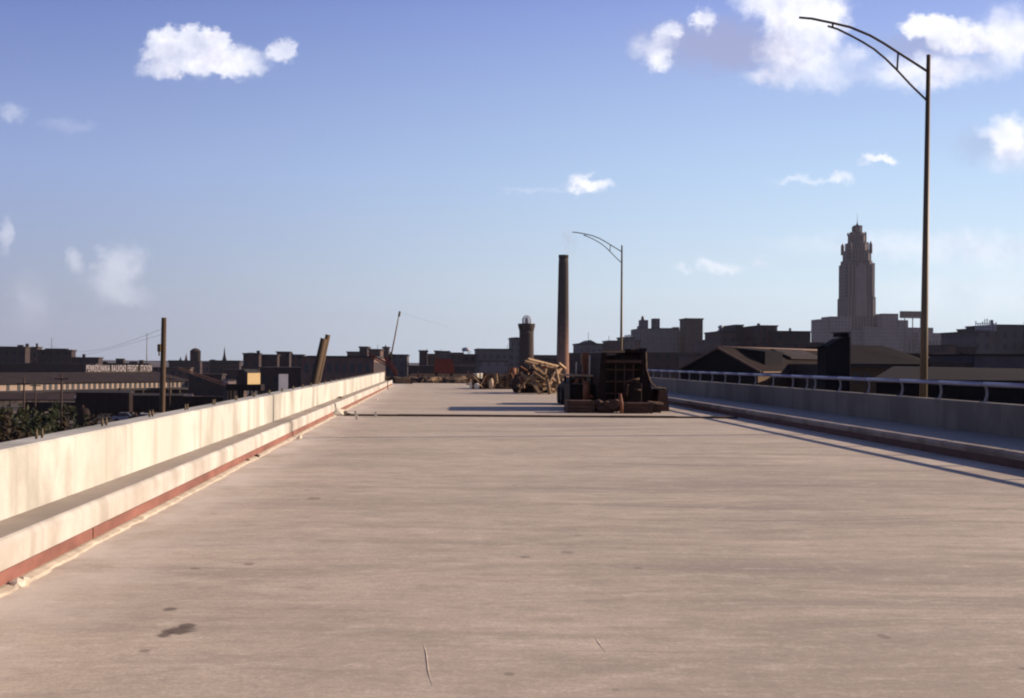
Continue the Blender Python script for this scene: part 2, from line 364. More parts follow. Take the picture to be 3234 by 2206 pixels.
# a ragged bituminous lip beside the joint
lip = MB()
x = XL + .25; rnd = random.Random(9)
while x < XR - .3:
    w = rnd.uniform(.8, 2.4); lip.box(x, min(x + w, XR - .25), JOINT - .40 - rnd.random() * .10, JOINT - .055, .0005, .045 + rnd.random() * .02); x += w + .004
tag(lip.build('joint_filler', mat('brown_filler', (.10, .068, .048), .9, .3, 3)), kind='structure')
gd = MB()
for gx_ in (-2.6, .8, 4.2, 7.6, 9.8):
    gd.box(gx_ - .25, gx_ + .25, Y0, 198, -2.6, -.905)
tag(gd.build('bridge_girders', mat('girder_steel', (.10, .07, .06), .7)), kind='structure')
pr = MB()
for py in (-8, 22, 52, 82, 112, 142, 172, 196):
    pr.box(-3.4, 10.4, py - .7, py + .7, -3.9, -2.605)
    for px in (-1.6, 3.6, 8.8): pr.lathe([(.6, GZ), (.6, -3.91)], (px, py, 0), 20)
tag(pr.build('bridge_piers', M_walk), kind='structure')

def kerb_section(y0, y1, side, sheen):
    s = -1 if side == 'L' else 1
    gx_, h, back = (XL, KL, WL0) if side == 'L' else (XR, KR, WR0)
    batter = .05 if side == 'L' else .025
    CW = .092 if side == 'L' else .16
    km = M_kerbL if side == 'L' else M_kerbR
    nseg = max(1, int((y1 - y0) / 3.0)); root = None
    mb = MB()
    # the kerb profile in x,z; its upper arris is rounded
    prof = [(gx_ + s*.045, .13), (gx_ + s*(batter - .01), h - .05), (gx_ + s*(batter + .012), h - .012), (gx_ + s*(batter + .03), h), (gx_ + s*CW, h + .001), (gx_ + s*CW, .13)]
    mb.prism(prof if s < 0 else prof[::-1], 'y', y0, y1)
    o = mb.build('kerb', km); tag(o, kind='structure')
    return o
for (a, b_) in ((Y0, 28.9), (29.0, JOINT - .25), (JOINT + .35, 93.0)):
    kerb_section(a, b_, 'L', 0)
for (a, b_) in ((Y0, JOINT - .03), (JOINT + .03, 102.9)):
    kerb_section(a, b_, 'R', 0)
# red steel edge below the kerb face and the mortar bed under it
e = MB()
y = Y0
while y < 40.5:
    y2 = min(y + 6.1, 40.6); e.box(XL - .30, XL - .030 + random.uniform(-.004, .004), y, y2 - .02, .035, .1295); y = y2
e.box(XL - .30, XL - .035, JOINT + .6, 92.5, .035, .1295)
tag(e.build('kerb_edge_plate', M_rust), kind='structure')
e = MB(); e.box(XR + .035, XR + .3, Y0, 99.5, .0, .1295); tag(e.build('kerb_edge_plate', mat('dark_rusty_plate', (.10, .05, .04), .85, .3, 2)), kind='structure')
mo = MB(); rnd = random.Random(3)
for (ya, yb) in ((Y0, JOINT - .4), (JOINT + .5, 92)):
    vs = []; fs = []; n = int((yb - ya) / .12); wv_ = 0
    for i in range(n + 1):
        y = ya + (yb - ya) * i / n; wv_ = .75 * wv_ + rnd.uniform(-.012, .012); w = .045 + wv_ + rnd.uniform(-.008, .008); h = .020 + rnd.uniform(-.006, .006)
        vs += [(XL - .12, y, .034), (XL - .015, y, h + .010), (XL + w * .6, y, h * .8), (XL + w, y, -.004)]
    for i in range(n):
        for k_ in range(3): q = i * 4 + k_; fs.append((q, q + 1, q + 5, q + 4))
    mo.add(vs, fs)
tag(mo.build('mortar_bed', mat('cream_mortar', (.46, .40, .31), .9, .25, 5, bump=.004)), kind='structure')
wk = MB(); wk.box(WL0 - .02, XL - .085, Y0, 90, .05, KL - .004); wk.box(XR + .15, WR0 + .02, Y0, 102.9, .05, KR - .004)
tag(wk.build('walkway', M_walk), kind='structure')

# ------------------------------------------------------------------ parapets
def parapet(name, xi, xo, zb, zt, secs, m, label):
    root = empty(name, ((xi + xo) / 2, secs[0][0], 0)); tag(root, label, 'parapet')
    for i, (a, b_) in enumerate(secs):
        mb = MB(); s = 1 if xo > xi else -1
        c = .02
        pr_ = [(xi, zb), (xi, zt - c), (xi + s*c, zt), (xo - s*c, zt), (xo, zt - c), (xo, zb)]
        mb.prism(pr_, 'y', a, b_)
        o = mb.build('wall_section', m, root); o.location = (-(xi + xo) / 2, -secs[0][0], 0)
    return root
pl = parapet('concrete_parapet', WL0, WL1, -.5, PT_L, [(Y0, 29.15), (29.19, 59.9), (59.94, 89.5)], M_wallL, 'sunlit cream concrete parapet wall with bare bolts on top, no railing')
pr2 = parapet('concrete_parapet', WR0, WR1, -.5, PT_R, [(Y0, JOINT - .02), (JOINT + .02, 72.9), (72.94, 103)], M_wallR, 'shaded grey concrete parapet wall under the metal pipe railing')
bt = MB(); bt.tube([(0, 0, -.02), (0, 0, .085)], .012, 6); bt.tube([(0, 0, .02), (0, 0, .035)], .022, 6)
bolt0 = bt.build('anchor_bolt', M_steel, pl)
off = pl.location
k = 0
y = 2.95
while y < 88:
    for dy in (-.09, .09):
        o = bolt0 if k == 0 else bolt0.copy()
        if k: C.objects.link(o)
        o.location = (-3.53 - off.x, y + dy - off.y, PT_L); k += 1
    y += 2.44

# ------------------------------------------------------------------ pipe railing on the right parapet
rail = empty('pipe_railing', (11.06, 0, PT_R)); tag(rail, 'round aluminium pipe railing on curved posts along the grey parapet', 'railing')
rz = 1.233 - PT_R
rb = MB()
ys = [27.97 - 2.595 * 15 + 2.595 * i for i in range(46)]
ys = [y for y in ys if y > Y0 + .3 and y < 102.5]
for i in range(len(ys) - 1):
    rb.tube([(0, ys[i] + .012, rz), (0, ys[i+1] - .012, rz)], .046, 16)
rb.tube([(0, ys[0], rz), (0, ys[-1], rz)], .038, 10)
rb.build('pipe_rail', M_alu, rail)
def rail_post_mb():
    mb = MB(); n = 8
    arc = lambda t: .055 * math.sin(math.pi * t) + .012 * (t - .5)
    pts = [(arc(i / n), rz * (i / n) - .01) for i in range(n + 1)]
    prof = [(x - .013, z) for x, z in pts] + [(x + .013, z) for x, z in reversed(pts)]
    mb.prism(prof[::-1], 'y', -.045, .045)
    web = [(x + .012, z) for x, z in pts] + [(x + .05 * (.4 + abs(z / rz - .5)), z) for x, z in reversed(pts)]
    mb.prism(web[::-1], 'y', -.006, .006)
    mb.box(-.07, .09, -.07, .07, .0, .014)
    return mb
post0 = rail_post_mb().build('railing_post', M_post, rail, (0, ys[0], 0))
for y in ys[1:]:
    o = post0.copy(); C.objects.link(o); o.location = (0, y, 0)
o = post0.copy(); C.objects.link(o); o.location = (0, JOINT + .55, 0)

# ------------------------------------------------------------------ street lamps
def lamp_post():
    root = empty('street_lamp', (11.38, 32.5, 0))
    s = 32.8 / F
    U0, V0 = 2926.0, None
    hz_ = 1142 + .0087 * (2926 - 1383)
    def P(u, v): return ((u - U0 - (hz_ - v) * .0087 * 1.0) * s, 0.0, 1.6 + (hz_ - v) * s)
    top = P(2936, 164)[2]
    mb = MB(); mb.tube([(0, 0, -.35), (0, 0, 2.5), (0, 0, top)], [.098, .085, .048], 16); mb.build('pole', M_steel, root)
    mb = MB(); mb.lathe([(.20, -.36), (.20, -.32), (.13, -.31), (.11, -.2)], n=16); mb.box(-.28, .24, -.24, .24, -.62, -.362); mb.build('base_bracket', M_steel, root)
    up = [P(*q) for q in ((2932, 219), (2885, 189), (2836, 160), (2790, 132), (2745, 108), (2682, 84), (2624, 72), (2556, 60), (2516, 58))]
    up[0] = (0, 0, up[0][2])
    lo = [P(*q) for q in ((2930, 313), (2880, 264), (2833, 216), (2796, 181), (2758, 151), (2720, 129), (2682, 110), (2640, 91), (2608, 82))]
    lo[0] = (0, 0, lo[0][2])
    mb = MB(); mb.tube(up, [.03] * 8 + [.028], 10); mb.build('upper_arm', M_steel, root)
    mb = MB(); mb.tube(lo, .026, 10); mb.build('lower_arm', M_steel, root)
    for (a, b_) in (((2836, 160), (2833, 216)), ((2624, 72), (2624, 84))):
        mb = MB(); mb.tube([P(*a), P(*b_)], .024, 8); mb.build('arm_strut', M_steel, root)
    return root
lamp = lamp_post(); tag(lamp, 'tall bare lamp post with double curved arm, nearest, beside the pipe railing', 'street lamp', 'lamp posts along the bridge')
lamp.rotation_euler = (0, R(.55), 0)
l2 = copy_tree(lamp); l2.location = (11.38, 87.0, 0); l2.rotation_euler = (0, R(-.1), 0)
tag(l2, 'bare lamp post with double curved arm rising behind the dark machine', 'street lamp')

# ------------------------------------------------------------------ machinery and timber standing on the deck
M_blk = mat('black_machine_paint', (.016, .0085, .0065), .75, .4, 4, spec=.12)
M_brn = mat('rusty_brown_steel', (.075, .035, .021), .75, .35, 5, bump=.004)
M_org = mat('faded_orange_paint', (.19, .07, .03), .7, .3, 5)
M_red = mat('red_machine_paint', (.19, .038, .018), .6, .25, 3)
M_tim = mat('weathered_timber', (.20, .125, .07), .85, .5, 6, (1, 1, 1), .006)
M_timl = mat('fresh_timber', (.34, .225, .125), .85, .45, 6)
M_timd = mat('dark_timber', (.055, .034, .025), .9, .35, 6)
M_tan = mat('tan_formwork', (.21, .14, .08), .9, .25, 2)
M_rub = mat('black_rubber', (.012, .012, .012), .9, .2, 5)
M_pale = mat('pale_debris', (.68, .62, .50), .8, .15, 5)

def wheel(name, c, r, w, parent, axis='x'):
    mb = MB(); a = Vector(c); d = Vector((w/2, 0, 0)) if axis == 'x' else Vector((0, w/2, 0))
    mb.tube([a - d, a - d*.8, a + d*.8, a + d], [r*.9, r, r, r*.9], 20)
    t = mb.build(name, M_rub, parent)
    mb = MB(); mb.tube([a - d*1.03, a + d*1.03], r*.5, 14); mb.tube([a - d*1.1, a + d*1.1], r*.15, 10); mb.build('hub', M_brn, t); return t

def S(Y): return Y / F
def loc(u, v, Y, base):       # offset from a thing's base of the point seen there at distance Y
    return at(u, v, Y) - Vector(base)

# -- the tall hopper machine
def hopper_machine():
    Y = 47.0; B = (6.25, 49.0, 0)
    r = empty('paving_machine', B); tag(r, 'tall dark paving machine with slanted hopper sides, largest thing on the deck', 'paving machine')
    q = lambda u, v, y=Y: loc(u, v, y, B)
    # side cheeks slanting outwards, seen from behind
    lft = [(-.93, .15), (-.62, .15), (-.60, 1.95), (-.80, 1.95), (-.84, 1.3)]
    def ext(pts, y0, y1): 
        m_ = MB(); m_.prism(pts, 'y', y0, y1); return m_
    ext([(-.93, .22), (-.64, .22), (-.62, 1.94), (-.80, 1.94)], -2.2, 2.0).build('side_plate', M_blk, r)
    ext([(.55, .22), (1.02, .22), (.86, .95), (.72, 1.35), (.68, 1.98), (.55, 1.98)], -2.2, 2.0).build('side_plate', M_blk, r)
    mb = MB(); mb.tube([(.70, -2.22, 1.97), (.72, -2.22, 1.4), (.86, -2.22, .98), (1.04, -2.22, .80), (1.38, -2.22, .76), (1.42, -2.22, .3)], .022, 8); mb.build('edge_trim', M_tim, r)
    mb = MB(); mb.box(-.619, .549, -1.9, 1.9, .25, 1.86); o = mb.build('hopper_body', M_blk, r); bevel(o, .03)
    # the recessed rear with ribs, pipes and a conveyor end
    mb = MB()
    for zz in (.55, .95, 1.35): mb.box(-.60, .54, -1.99, -1.902, zz, zz + .05)
    for xx in (-.3, .0, .3): mb.box(xx, xx + .04, -1.98, -1.903, .3, 1.55)
    mb.build('rear_ribs', M_brn, r)
    mb = MB(); mb.box(-.64, .56, -2.24, -2.04, 1.60, 1.70); mb.build('cross_beam', M_brn, r)
    mb = MB(); mb.prism([(-.80, 1.945), (.0, 1.945), (.0, 2.01), (-.72, 1.99)], 'y', -2.15, .3); mb.build('top_plate', M_tan, r)
    mb = MB(); mb.tube([(.06, -1.7, 1.98), (.50, -1.7, 1.98)], .10, 14); mb.box(.02, .5, -1.5, .5, 1.87, 2.02); mb.build('roller', M_blk, r)
    mb = MB(); mb.box(.50, .74, -2.1, -1.6, 1.985, 2.10); mb.build('light_box', M_blk, r)
    mb = MB(); mb.prism([(.03, .2), (.5, .2), (.5, .92), (.30, 1.0), (.06, .8)], 'y', -2.75, -2.0); o = mb.build('engine_cover', M_blk, r); bevel(o, .03)
    mb = MB(); mb.tube([(-.05, -2.6, .95), (.12, -2.7, 1.03), (.42, -2.7, 1.08)], .035, 8); mb.tube([(.0, -2.75, .5), (.02, -2.78, .9)], .04, 8); mb.tube([(.24, -2.8, .74), (.45, -2.8, .70)], .03, 8); mb.build('pipe', M_brn, r)
    mb = MB(); mb.box(1.021, 1.44, -2.2, 1.2, .70, .745); mb.box(1.38, 1.44, -2.2, 1.2, .25, .70); mb.box(1.021, 1.38, -1.7, 1.1, .24, .70); mb.build('fender', M_blk, r)
    mb = MB(); mb.prism([(1.02, 0), (1.46, 0), (1.38, .70), (1.12, .70)], 'y', -2.5, -2.203); mb.build('mud_flap', M_brn, r)
    for xx in (-.72, .86):
        for yy in (-1.45, 1.4): wheel('wheel', (xx, yy, .42), .42, .30, r)
    # operator's platform on the left with a light plank
    mb = MB(); mb.box(-1.78, -.95, -1.3, 1.0, 1.13, 1.19); mb.build('platform_plank', M_timl, r)
    mb = MB()
    for xx in (-1.72, -1.0):
        for yy in (-1.2, .9): mb.tube([(xx, yy, .3), (xx, yy, 1.128)], .035, 8)
    mb.box(-1.75, -.94, -1.2, .9, .30, .86); mb.build('platform_frame', M_blk, r)
    mb = MB(); mb.tube([(-1.22, -1.55, .34), (-1.22, -1.55, .98)], .12, 16); mb.tube([(-1.12, -1.6, .5), (-1.0, -1.62, .42)], .05, 8); mb.build('fuel_drum', M_org, r)
    mb = MB(); mb.box(-1.16, -.98, .3, .5, 1.9 - .7, 1.95); mb.box(-1.20, -.94, .25, .55, 1.55, 1.92); mb.build('exhaust_stack', M_org, r)
    mb = MB(); mb.tube([(-1.40, .2, 1.19), (-1.40, .2, 1.62)], .02, 6); mb.build('control_lever', M_pale, r); MB().tube([(-1.05, -.9, 1.19), (-1.05, -.9, 1.85)], .02, 6).build('control_lever', M_pale, r)
    return r
hopper_machine()

# -- brown timber boxes and weights lying in front of it
def crate(B, w, d, h, m, label, name='timber_box', cat='box', grp='brown boxes in front of the machine', rz=0):
    r = empty(name, B, rz); tag(r, label, cat, grp)
    mb = MB(); n = 3
    for i in range(n):
        z0 = .02 + i * (h - .02) / n; mb.box(-w/2 + .02, w/2 - .02, -d/2, d/2, z0, z0 + (h - .02) / n - .012)
    mb.build('board_side', m, r)
    mb = MB()
    for sx in (-1, 1):
        mb.box(sx * (w/2 - .05) - .05, sx * (w/2 - .05) + .05, -d/2 - .035, -d/2 - .002, 0, h)
        mb.box(sx * (w/2 - .05) - .05, sx * (w/2 - .05) + .05, d/2 + .002, d/2 + .035, 0, h)
    mb.build('batten', M_timd, r)
    return r
crate((4.53, 44.9, 0.005), .88, .9, .40, M_brn, 'long low brown timber box at the left foot of the machine')
crate((6.36, 44.8, 0.005), .92, .8, .34, M_brn, 'long low brown timber box at the right foot of the machine')
crate((7.02, 45.3, 0.005), .34, .5, .27, M_timd, 'small dark box at the far right foot of the machine')
def heap(name, B, items, m, label, cat, sub=2):
    mb = MB()
    for i, (x, y, z, rx, ry, rz_) in enumerate(items): mb.blob((x, y, z), (rx, ry, rz_), sub, .3, 1.8, i * 3.1 + B[0])
    o = mb.build(name, m, None, B); tag(o, label, cat); return o
heap('scrap_heap', (5.38, 44.75, .005), [(0, 0, .13, .4, .3, .18), (.2, -.1, .22, .25, .2, .2), (-.25, .05, .2, .2, .2, .22), (.0, -.2, .3, .12, .1, .1)], M_brn, 'heap of brown scrap between the two long timber boxes', 'scrap heap')
mb = MB(); mb.tube([(0, 0, 0), (.0, 0, .3), (-.05, 0, .62)], [.055, .06, .05], 10); o = mb.build('stake', M_org, None, (5.80, 44.2, .005)); tag(o, 'short orange post standing before the machine, sunlit', 'post')
mb = MB(); mb.box(-.22, .22, -.3, .3, 0, .07); o = mb.build('plank', M_timl, None, (7.05, 45.3, .283)); o.rotation_euler = (0, R(6), 0); tag(o, 'pale short plank lying on the small dark box', 'plank')

# -- compressor trailer left of it
def compressor():
    B = (5.45, 54.2, 0); r = empty('compressor_trailer', B); tag(r, 'low dark compressor trailer left of the tall machine', 'compressor')
    mb = MB(); mb.prism([(-.62, .35), (.75, .35), (.75, 1.15), (.60, 1.02), (-.35, 1.02), (-.70, .7)], 'y', -1.2, 1.4); o = mb.build('hood', M_blk, r); bevel(o, .05)
    mb = MB(); mb.box(-.25, .35, -.9, .6, 1.022, 1.14); mb.tube([(-.2, -.6, 1.12), (.3, -.6, 1.12)], .08, 12); mb.build('top_tank', M_blk, r)
    mb = MB()
    for i in range(5): mb.box(-.5 + i*.24, -.38 + i*.24, -1.26, -1.202, .55, 1.0)
    mb.build('louvre', M_brn, r)
    mb = MB(); mb.beam((-.45, -1.3, .7), (-.2, -1.35, .95), .04); mb.beam((.5, -1.3, .55), (.42, -1.3, 1.0), .05); mb.beam((-.5, -1.32, .62), (.3, -1.34, .70), .05); mb.build('hose', M_org, r)
    for xx in (-.66, .80):
        for yy in (-.6, .8): wheel('wheel', (xx, yy, .33), .33, .2, r)
    mb = MB(); mb.tube([(-.1, -1.2, .38), (-.5, -2.0, .16), (-.52, -2.1, .02)], .045, 8); mb.box(-.7, .3, -2.0, -1.25, .02, .2); mb.build('tow_bar', M_blk, r)
compressor()

# -- jumbled timbers: every beam its own thing
rnd = random.Random(11)
cx, cy = 5.15, 71.5
def timber(a, b_, w, h, m, label, grp='timbers heaped on the deck'):
    a, b_ = Vector(a), Vector(b_); mb = MB(); mb.beam((0, 0, 0), b_ - a, w, h, rnd.uniform(0, 1.2)); o = mb.build('loose_timber', m, None, a); tag(o, label, 'timber', grp); return o
def tp(u, v, Y): return at(u, v, Y)
big = [((1658, 1143), (1752, 1166), 70.5, 71.5, .16), ((1668, 1136), (1765, 1160), 70.8, 72.5, .16), ((1682, 1152), (1700, 1180), 70.2, 70.4, .12),
       ((1684, 1176), (1730, 1208), 70, 70.6, .14), ((1694, 1160), (1740, 1200), 70, 71.2, .13), ((1728, 1200), (1735, 1244), 70, 69.6, .15),
       ((1680, 1205), (1704, 1243), 70, 69.4, .14), ((1735, 1215), (1772, 1165), 70, 71.5, .14), ((1740, 1232), (1772, 1232), 70, 70.6, .14),
       ((1745, 1200), (1776, 1215), 70.2, 71, .12), ((1700, 1215), (1728, 1225), 70.2, 70.7, .16), ((1706, 1148), (1712, 1212), 70.9, 70.5, .12),
       ((1720, 1150), (1776, 1186), 71.2, 71.9, .13), ((1755, 1160), (1770, 1240), 70.9, 70.2, .12), ((1680, 1186), (1700, 1228), 70.1, 69.7, .12),
       ((1752, 1174), (1735, 1208), 70.3, 70, .12), ((1765, 1148), (1786, 1165), 71, 72, .13), ((1714, 1232), (1760, 1210), 70, 70.6, .12)]
for i, ((u0, v0), (u1, v1), ya, yb, w) in enumerate(big):
    lab = 'sunlit brown timber among the jumbled heap left of the machines'
    if i == 0: lab = 'long timber sloping down to the right, left end poking out top of the heap'
    if i == 1: lab = 'topmost long timber of the heap, sloping down to the right'
    timber(tp(u0, v0, ya), tp(u1, v1, yb), w, w * .7, (M_tim, M_timl)[i % 3 == 1], lab)
for i in range(26):
    a = Vector((cx + rnd.uniform(-1.0, 1.25), cy + rnd.uniform(.2, 2.2), rnd.uniform(.06, 1.0)))
    d = Vector((rnd.uniform(-1, 1), rnd.uniform(-.6, .6), rnd.uniform(-.5, .6))).normalized() * rnd.uniform(.7, 1.6)
    b_ = a + d; b_.z = max(.06, min(b_.z, 1.35)); b_.x = min(max(b_.x, 4.1), 6.5)
    timber(a, b_, .12, .09, (M_tim, M_timd, M_timd)[i % 3], 'dark timber deep in the jumbled heap left of the machines', 'dark timbers under the heap')
mb = MB()
for i in range(11): mb.blob((rnd.uniform(-1.15, .75), rnd.uniform(.3, 1.6), rnd.uniform(.15, .75)), (.5, .45, .42), 2, .35, 1.7, i * 1.9)
o = mb.build('scrap_heap', M_timd, None, (cx + .25, cy + 1.1, 0)); tag(o, 'dark mound of broken wood underneath the jumbled timbers', 'scrap heap')
for i in range(30):
    a = Vector((cx + rnd.uniform(-.95, .95), cy + rnd.uniform(-.9, .2), rnd.uniform(.1, 1.25)))
    d = Vector((rnd.uniform(-1, 1), rnd.uniform(-.4, .4), rnd.uniform(-1, 1))).normalized() * rnd.uniform(.35, .95)
    b_ = a + d; b_.z = max(.06, min(b_.z, 1.4)); b_.x = min(max(b_.x, 4.2), 6.3)
    timber(a, b_, rnd.uniform(.06, .13), .07, (M_tim, M_org, M_timd, M_timl)[i % 4], 'short broken timber on the near face of the jumbled heap', 'short broken timbers on the heap')
# a dark upright panel behind the heap's left end
mb = MB(); mb.box(-.42, .42, -.1, .1, 0, 1.25)
for xx in (-.36, 0, .36): mb.box(xx - .05, xx + .05, -.16, -.102, 0, 1.3)
o = mb.build('shutter_panel', M_timd, None, (4.62, 73.0, .005)); tag(o, 'dark upright shuttering panel at the left end of the timber heap', 'formwork panel')

# -- low line of formwork, barrels and sacks further left
for i, (u0, u1, vt, mm, lab) in enumerate(((1490, 1512, 1190, M_timd, 'dark formwork panel at the left end of the low row'), (1513, 1538, 1178, M_brn, 'brown formwork panel, second in the low row'), (1539, 1566, 1184, M_timd, 'dark formwork panel behind the leaning pale sack'), (1567, 1598, 1186, M_tan, 'tan formwork panel in the middle of the low row'), (1599, 1625, 1178, M_tan, 'light tan formwork panel right of the middle of the row'), (1626, 1652, 1182, M_brn, 'brown formwork panel beside the timber heap'))):
    Y = 82 + .25 * i; a, b_ = at(u0, 1200, Y), at(u1, 1200, Y); t = at((u0 + u1) / 2, vt, Y).z; w = b_.x - a.x
    r = empty('formwork_panel', ((a.x + b_.x) / 2, Y, .005)); tag(r, lab, 'formwork panel', 'formwork panels standing in a low row')
    mb = MB(); mb.box(-w/2, w/2, 0, .06, .25, t * .96); mb.box(-w/2, w/2, .0, .08, .0, .2); mb.build('board', mm, r)
    for k_ in range(3):
        mb = MB(); mb.box(-w/2 + .03 + k_ * (w - .14) / 2, -w/2 + .11 + k_ * (w - .14) / 2, -.09, -.002, 0, t * (1 if k_ != 1 else .94)); mb.build('stud', (M_tim, M_timd)[(i + k_) % 2], r)
    mb = MB(); mb.beam((w * .3, -.05, t * .8), (w * .3, 1.1, .03), .07); mb.build('brace', M_tim, r)
mb = MB(); mb.box(-2.6, 0, 0, 1.8, 0, .5); o = mb.build('timber_stack', M_timd, None, (at(1650, 1200, 85).x, 84, .005)); tag(o, 'low dark stack of timber behind the formwork row', 'timber stack')
mb = MB(); mb.lathe([(.13, 0), (.15, .02), (.16, .30), (.15, .32), (.02, .33)], n=16); 
for nm, u, v, Y, lab in (('paint_bucket', 1504, 1198, 81.6, 'white bucket catching the sun on top of the low row, left one'), ('paint_bucket', 1516, 1197, 81.8, 'white bucket catching the sun on top of the low row, right one')):
    p = at(u, v, Y); o = MB().lathe([(.12, 0), (.14, .02), (.16, .28), (.17, .32), (.02, .33)], n=16).build(nm, M_pale, None, (p.x, Y + .35, p.z)); tag(o, lab, 'bucket', 'white buckets')
for (u, v) in ((1504, 1198), (1516, 1197)):
    pass
o = MB().blob((0, 0, .16), (.16, .13, .20), 2, .2, 2, 4).build('cement_sack', M_pale, None, (at(1505, 1215, 81.2).x, 81.2, .02)); tag(o, 'small pale sack at the foot of the low row, under the buckets', 'sack')
o = MB().blob((0, 0, .32), (.14, .14, .36), 2, .15, 2, 9).build('cement_sack', mat('tan_sack', (.45, .34, .22), .9), None, (at(1551, 1215, 81.2).x, 81.2, .0)); tag(o, 'tall tan sack leaning at the middle of the low row', 'sack')
o = MB().box(-.05, .05, -.05, .05, 0, .42).build('stake', M_pale, None, (at(1486, 1215, 81.2).x, 81.2, .0)); tag(o, 'small white stake left of the low formwork row', 'stake')
for i, (u, r_, hh, mm, lab) in enumerate(((1618, .22, .75, M_org, 'rusty orange barrel standing behind the low row, left one'), (1632, .20, .70, M_tim, 'brown barrel standing behind the low row next to the timber heap'))):
    p = at(u, 1200, 84.2 if i else 83.9)
    o = MB().lathe([(r_, 0), (r_, hh*.3), (r_*1.05, hh*.32), (r_, hh*.34), (r_, hh*.65), (r_*1.05, hh*.67), (r_, hh*.69), (r_, hh), (r_*.9, hh*.99)], n=18).build('barrel', mm, None, (p.x, p.y - .3, .51)); tag(o, lab, 'barrel')
for i, u in enumerate((1553, 1574)):
    o = MB().blob((0, 0, .12), (.2, .2, .2), 2, .2, 2, i + 20).build('bundle', M_blk, None, (at(u, 1185, 84.6).x, 84.9, .60)); tag(o, 'round black bundle on the timber stack, %s one' % ('left' if i == 0 else 'right'), 'bundle', 'black bundles')

rnd = random.Random(31)
for i in range(34):
    Y = 82.2 + rnd.uniform(-.9, .2); p = at(rnd.uniform(1495, 1668), 1210, Y); a = Vector((p.x, Y, rnd.uniform(.05, .7)))
    d = Vector((rnd.uniform(-1, 1), rnd.uniform(-.3, .3), rnd.uniform(-.9, .9))).normalized() * rnd.uniform(.3, .9); b_ = a + d; b_.z = max(.05, min(b_.z, .95))
    timber(a, b_, rnd.uniform(.05, .11), .06, (M_tim, M_brn, M_timd, M_org, M_timd)[i % 5], 'short scrap board leaning on the low formwork row', 'scrap boards along the formwork row')
# -- broken concrete at the kerb joint, white stakes on the deck
for i, (u, v, s_, m_) in enumerate(((1048, 1306, .16, M_kerbL), (1062, 1313, .22, M_pale), (1078, 1308, .16, M_pale), (1092, 1310, .12, M_kerbL), (1040, 1315, .10, M_timd), (1102, 1314, .09, M_timd), (1058, 1297, .11, M_kerbL))):
    p = gnd(u, v)
    o = MB().blob((0, 0, s_*.5), (s_, s_*.8, s_*.6), 1, .35, 1.6, i*2.3).build('concrete_rubble', m_, None, (p.x, p.y, 0)); tag(o, 'broken piece of concrete in the gap of the left kerb', 'rubble', 'rubble at the kerb gap')
for i, (u, v, lean, hh) in enumerate(((1128, 1326, -14, .24), (1187, 1317, -4, .14))):
    p = gnd(u, v); o = MB().box(-.035, .035, -.02, .02, 0, hh).build('stake', M_pale, None, (p.x, p.y, 0.004)); o.rotation_euler = (0, R(lean), 0); tag(o, ('taller leaning white stake by the rubble at the kerb gap', 'small white stake standing alone on the deck right of the rubble')[i], 'stake')
for i, (u, v) in enumerate(((812, 1447), (778, 1461), (946, 1387), (1108, 1285), (1130, 1278), (1190, 1265), (55, 1855), (75, 1850))):
    p = gnd(u, v); o = MB().blob((0, 0, .015), (.05, .06, .04), 1, .4, 2, i).build('mortar_crumb', (M_timd if i < 2 else M_pale), None, (p.x, p.y, .01)); tag(o, ('dark crumb at the foot of the left kerb, nearer the kerb joint', 'dark crumb at the foot of the left kerb, nearer the camera', 'pale crumb on the deck just past the kerb joint', 'small pale speck beyond the rubble, lowest of the three', 'small pale speck beyond the rubble, middle of the three', 'pale speck farthest along the left kerb', 'pale mortar crumb at the left edge of the picture, left one of the pair', 'pale mortar crumb at the left edge of the picture, right one of the pair')[i], 'crumb', 'crumbs along the kerb')
o = MB().box(-.02, .02, -.02, .02, 0, .75).build('stake', M_timd, None, (-2.75, 78, 0)); tag(o, 'thin dark stake at the foot of the left kerb near the parapet end', 'stake')
p = gnd(1045, 1188, .4); o = MB().box(-.06, .06, -.25, .25, 0, .05).build('brick_piece', M_tim, None, (-3.25, 47.5, KL - .004)); tag(o, 'brown offcut on the walkway against the left parapet', 'offcut')

# -- unfinished part beyond the deck
fw = MB()
fw.box(-3.6, 10.6, DECK_END + .02, 198, -.9, -.22)
for i in range(70): 
    y = DECK_END + .3 + i * 1.33; fw.box(-3.6, 10.6, y, y + .12, -.219, -.10)
tag(fw.build('formwork_deck', M_tan), kind='structure')
rnd = random.Random(5)
mb = MB()
for i in range(240):
    a = Vector((rnd.gauss(2.0, 1.5), rnd.uniform(-1, 5), rnd.uniform(-.2, .1)))
    t = rnd.random(); d = Vector((rnd.uniform(-1, 1), rnd.uniform(-.5, .5), rnd.uniform(-.1, .6))) * rnd.uniform(.3, .9)
    mb.beam(a, a + d, .05, .04)
for i in range(16): mb.blob((rnd.gauss(1.2, 1.5), rnd.uniform(0, 5), -.15), (.8, .7, .5), 2, .35, 2, i)
o = mb.build('rubbish_heap', M_tan, None, (-1.2, 106, 0)); tag(o, 'tan heap of scrap wood and straw beyond the end of the deck', 'scrap heap')
mb = MB()
for i in range(60):
    a = Vector((rnd.gauss(0, .9), rnd.uniform(-1, 2), rnd.uniform(-.2, .2))); d = Vector((rnd.uniform(-1, 1), rnd.uniform(-.5, .5), rnd.uniform(-.1, .4))) * rnd.uniform(.3, .9)
    mb.beam(a, a + d, .07, .05)
for i in range(10): mb.blob((rnd.gauss(0, .8), rnd.uniform(0, 2), -.1), (.7, .6, .5), 2, .35, 2, i + 40)
o = mb.build('rubbish_heap', M_timd, None, (at(1330, 1200, 105).x, 105, -.02)); tag(o, 'dark heap of debris at the far end of the deck, left of the tan heap', 'scrap heap')
